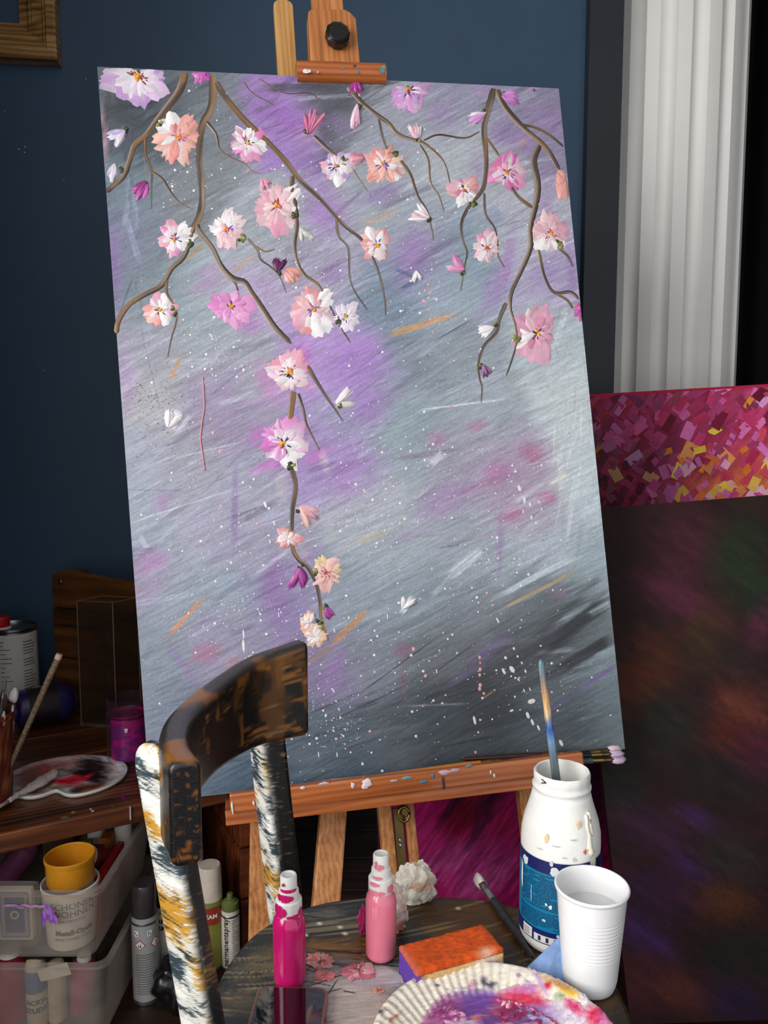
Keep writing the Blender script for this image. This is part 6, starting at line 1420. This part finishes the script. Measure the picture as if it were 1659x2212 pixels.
g = G(); g.lathe([(.003, -.05), (.009, -.04), (.010, .02), (.0085, .026), (.0085, .035), (.006, .0355), (.0055, .031)], 20); g.obj('tube', plain('olive plastic', (104, 104, 32), .4), t, auto=.6)
cardb = at(95, 1850, 1.47); t = thing('folder', 'beige cardboard divider standing in the upper bin', 'cardboard', (cardb[0]+.01, 1.515, BZ)); t.rotation_euler = (0, 0, math.radians(62)); g = G(); g.box((0, 0, .055), (.07, .003, .11)); g.obj('sheet', plain('beige card', (120, 98, 78), .8), t)
pkx = at(60, 1840, 1.46); t = thing('paint_bottle', 'mauve paint bottle leaning at the far end of the upper bin', 'paint bottle', (pkx[0]-.02, 1.46, BZ+.062)); t.rotation_euler = (0, math.radians(40), math.radians(25))
g = G(); g.lathe([(.022, -.05), (.024, -.046), (.024, .03), (.012, .045), (.010, .06), (.008, .062)], 30); g.obj('body', plain('mauve plastic', (138, 72, 112), .4), t, auto=.6)
t = thing('red_box', 'flat red plastic box standing against the bin wall', 'box', (BX1-.032, 1.37, BZ)); g = G(); g.box((0, .03, .050), (.012, .13, .10)); g.obj('box', plain('red plastic', (166, 34, 36), .4), t, bevel=.002)
t = thing('amber_box', 'small amber paint pack in the upper bin beside the round tin', 'box', (BX1-.062, 1.475, BZ)); g = G(); g.box((0, 0, .0535), (.022, .03, .107)); g.obj('box', plain('amber pack', (160, 90, 24), .5), t, bevel=.001)
# lower bin contents
LZ = .006
def tubeb(label, px, Y, r, h, mat, lean, cap=None, name='paint_bottle', cat='paint bottle'):
    x = at(px, 2120, Y)[0]; t = thing(name, label, cat, (x, Y, LZ)); t.rotation_euler = (0, lean, 0)
    g = G(); g.lathe([(r*.9, 0), (r, .004), (r, h*.8), (r*.8, h*.9), (r*.5, h*.92)], 32); g.obj('body', mat, t, auto=.6)
    if cap: g = G(); g.lathe([(r*.55, h*.92), (r*.6, h*.925), (r*.55, h), (.0005, h)], 28); g.obj('cap', cap, t, auto=.5)
    return t, x
tubeb('large crimson paint bottle in the lower bin', 25, 1.322, .032, .125, plain('crimson plastic', (158, 26, 62), .35), 0.0, M['white_plastic'])
at_, ax = tubeb('acrylic paint tube with steel-blue band and black lettering in the lower bin', 78, 1.298, .0175, .136, plain('cream tube', (206, 196, 178), .4), 0.0)
g = G(); wrap_patch(g, .0177, 0, 6.283, .068, .108, 30); g.obj('label_band', plain('steel blue print', (92, 124, 166), .4), at_, True)
wrap_text('lettering', [('ACRYL', .0125, .052, 0, .0004), ('STUDIO', .0125, .037, .001, .0004)], .0180, math.atan2(-1.298, -ax), M['ink'], at_)
g = G(); g.box((0, 0, .130), (.036, .012, .012)); g.obj('crimped_end', M['black_plastic'], at_, bevel=.002)
tubeb('cream metal paint tube standing beside the lettered one', 122, 1.312, .0165, .118, plain('cream metal', (196, 186, 160), .4, var=.2), 0.0)
tubeb('pink paint bottle tipped in the lower bin', 172, 1.335, .021, .105, plain('raspberry plastic', (160, 44, 84), .35), .10, M['white_plastic'])
tubeb('dull grey-green bottle standing in the lower bin corner', 184, 1.42, .022, .12, plain('grey green plastic', (92, 100, 92), .4), 0.0, M['white_plastic'])
g = G(); wht = thing('paper_label', 'folded white paper slip wedged on top of the lower bin tubes', 'paper', (at(120, 2085, 1.285)[0], 1.278, .118)); g.box((0, 0, 0), (.055, .001, .024)); o = g.obj('slip', M['paper'], wht); o.rotation_euler = (.1, -.25, 0)

# ------------------------------------------------------------------ spray cans on the floor
def spray_can(label, px, Y, r, h, body, cap, cap_h=.05, dome=True):
    x = at(px, 2050, Y)[0]; t = thing('spray_can', label, 'spray can', (x, Y, .001), 0, 'spray cans on the floor by the bench')
    hb = h-cap_h
    g = G(); g.lathe([(r*.93, 0), (r, .003), (r, .006), (r*.98, .008), (r*.98, hb-.012), (r*.95, hb-.008), (r*.90, hb)], 40); g.obj('body', body, t, auto=.6)
    g = G(); g.lathe([(r*.99, .0), (r*1.0, .002), (r*1.0, .006), (r*.99, .008)], 40); g.obj('base_rim', M['steel'], t, auto=.6)
    if cap: g = G(); g.lathe([(r*.90, hb-.001), (r*.92, hb), (r*.86, h-.004), (r*.78, h), (.0005, h)], 40); g.obj('cap', cap, t, auto=.5)
    g = G(); g.lathe([(r*.96, hb-.014), (r*1.0, hb-.013), (r*1.0, hb-.010), (r*.95, hb-.009)], 40); g.obj('shoulder_ring', M['steel'], t, auto=.6)
    return t, x, math.atan2(-Y, -x)
GR = plain('grey spray can', (150, 150, 152), .4, var=.04)
c1_, x1_, ta = spray_can('grey spray can with red hazard diamonds standing on the floor', 315, 1.372, .0252, .225, GR, plain('smoky cap', (58, 52, 56), .25), .058)
g = G(); r_ = random.Random(3)
for i in range(17):
    z = .098-i*.0047; wrap_patch(g, .0249, ta-.75, ta+.85*r_.uniform(.75, 1), z, z+.0017, 8)
stuff(g.obj('small_print', M['grey_ink'], c1_))
def diamond(par, r, a, z, s, mat, off):
    V = [((r+off)*math.cos(a+u/r), (r+off)*math.sin(a+u/r), z+w_) for u, w_ in ((0, s), (s, 0), (0, -s), (-s, 0))]
    mid_ = ((r+off+.0006)*math.cos(a), (r+off+.0006)*math.sin(a), z)
    return mesh_obj('hazard_diamond', V+[mid_], [(0, 1, 4), (1, 2, 4), (2, 3, 4), (3, 0, 4)], mat, par)
RDm = plain('hazard red', (170, 30, 40), .5, bmp=0)
for a, sym in ((-.42, 'flame'), (.75, '!')):
    diamond(c1_, .0249, ta+a, .118, .0105, RDm, .0003); diamond(c1_, .0249, ta+a, .118, .0087, M['paper'], .0006)
    if sym == '!': wrap_text('hazard_symbol', [('!', .011, .118, .0, .0005)], .0254, ta+a, M['ink'], c1_)
    else:
        g = G(); V = []; fl = [(0, .0055), (.0012, .002), (.0026, .0022), (.0028, -.002), (.0015, -.0042), (-.0015, -.0042), (-.0028, -.002), (-.0022, .001), (-.0010, .001)]
        g.add([((.0258)*math.cos(ta+a+u/.0249), (.0258)*math.sin(ta+a+u/.0249), .118+w_) for u, w_ in fl], [tuple(range(9))]); g.obj('hazard_symbol', M['ink'], c1_)
g = G()
for a in (-.70, .28): wrap_patch(g, .0252, ta+a-.16, ta+a+.20, .134, .145, 6)
stuff(g.obj('symbol_box', M['paper'], c1_)); g = G()
for a in (-.70, .28):
    wrap_patch(g, .0256, ta+a-.10, ta+a-.06, .136, .142, 3); wrap_patch(g, .0256, ta+a-.10, ta+a+.04, .141, .1425, 3); wrap_patch(g, .0256, ta+a+.05, ta+a+.13, .136, .139, 3)
stuff(g.obj('symbol_print', M['ink'], c1_))
c2_, x2_, ta = spray_can('spray can with cream cap, red band and olive body behind the chair post', 456, 1.462, .0262, .208, plain('olive spray can', (120, 122, 48), .45, var=.15), plain('cream cap', (212, 198, 182), .45), .066)
g = G(); wrap_patch(g, .0259, 0, 6.283, .098, .132, 40); g.obj('label_band', plain('brick red print', (150, 52, 36), .45), c2_, True)
wrap_text('lettering', [('CREAM', .012, .115, -.006, .0003)], .0263, ta, M['white_ink'], c2_)
c3_, x3_, ta = spray_can('slim white spray can with olive nozzle marked in black lettering', 499, 1.455, .0180, .128, plain('white spray can', (206, 198, 186), .45, var=.15, scale=60), None, .004)
g = G(); g.lathe([(.0168, .123), (.0172, .124), (.0165, .136), (.011, .139), (.0105, .141), (.0062, .142), (.0060, .152), (.0050, .153), (.0005, .153)], 32); g.obj('nozzle_cap', plain('olive green nozzle', (98, 108, 56), .4), c3_, auto=.5)
V, Fc = text_mesh('permanentspray', .0150, .0002); aa = ta-.55-V[:, 1]/.018
mesh_obj('lettering', np.stack([.0188*np.cos(aa), .0188*np.sin(aa), .062+V[:, 0]], 1), Fc, M['ink'], c3_)
g = G(); r_ = random.Random(9)
for i in range(18): wrap_patch(g, .0180, ta+.15, ta+.15+r_.uniform(.3, .8), .106-i*.0046, .1075-i*.0046, 5, .0006)
stuff(g.obj('small_print', M['grey_ink'], c3_))
c4_, x4_, ta = spray_can('black and green labelled spray can half hidden behind the chair post', 362, 1.432, .0245, .200, plain('white can', (196, 192, 186), .45), plain('black cap', (22, 22, 22), .4), .05)
g = G(); wrap_patch(g, .0242, ta-1.2, ta+1.2, .06, .14, 24); g.obj('label', M['paper'], c4_, True)
wrap_text('lettering', [('PERMA', .012, .125, -.012, .0004), ('PERMA', .012, .111, -.012, .0004)], .0249, ta, M['ink'], c4_)
x5 = at(421, 1880, 1.50)[0]
t = thing('glue_bottle', 'narrow-capped cream bottle standing behind the cream-capped spray can', 'bottle', (x5, 1.515, .001))
g = G(); g.lathe([(.024, 0), (.025, .003), (.025, .15), (.018, .17), (.0135, .175)], 32); g.obj('body', plain('cream bottle', (176, 160, 140), .45), t, auto=.6)
g = G(); g.lathe([(.0135, .174), (.014, .176), (.0125, .222), (.011, .224), (.0005, .224)], 30); g.obj('cap', plain('cream cap', (206, 190, 176), .45), t, auto=.5)
# black plastic bag on the floor
bgc = at(372, 2090, 1.385)
bm = bmesh.new(); bmesh.ops.create_icosphere(bm, subdivisions=4, radius=1.0); V = np.array([v.co[:] for v in bm.verts]); Fc = [tuple(v.index for v in f.verts) for f in bm.faces]; bm.free()
rr_ = .75+.5*vnoise(V[:, 0]*3+5, V[:, 2]*3+V[:, 1]*2, 7); V = V*rr_[:, None]*np.array([.045, .035, .05]); V[:, 2] = np.maximum(V[:, 2], -.04); V[:, 2] -= V[:, 2].min()
tag(mesh_obj('plastic_bag', V, Fc, plain('black plastic film', (14, 14, 15), .22, bmp=.6, scale=60), None, True), 'crumpled black plastic bag on the floor behind the chair post', 'bag').location = (bgc[0]+.022, 1.352, .001)
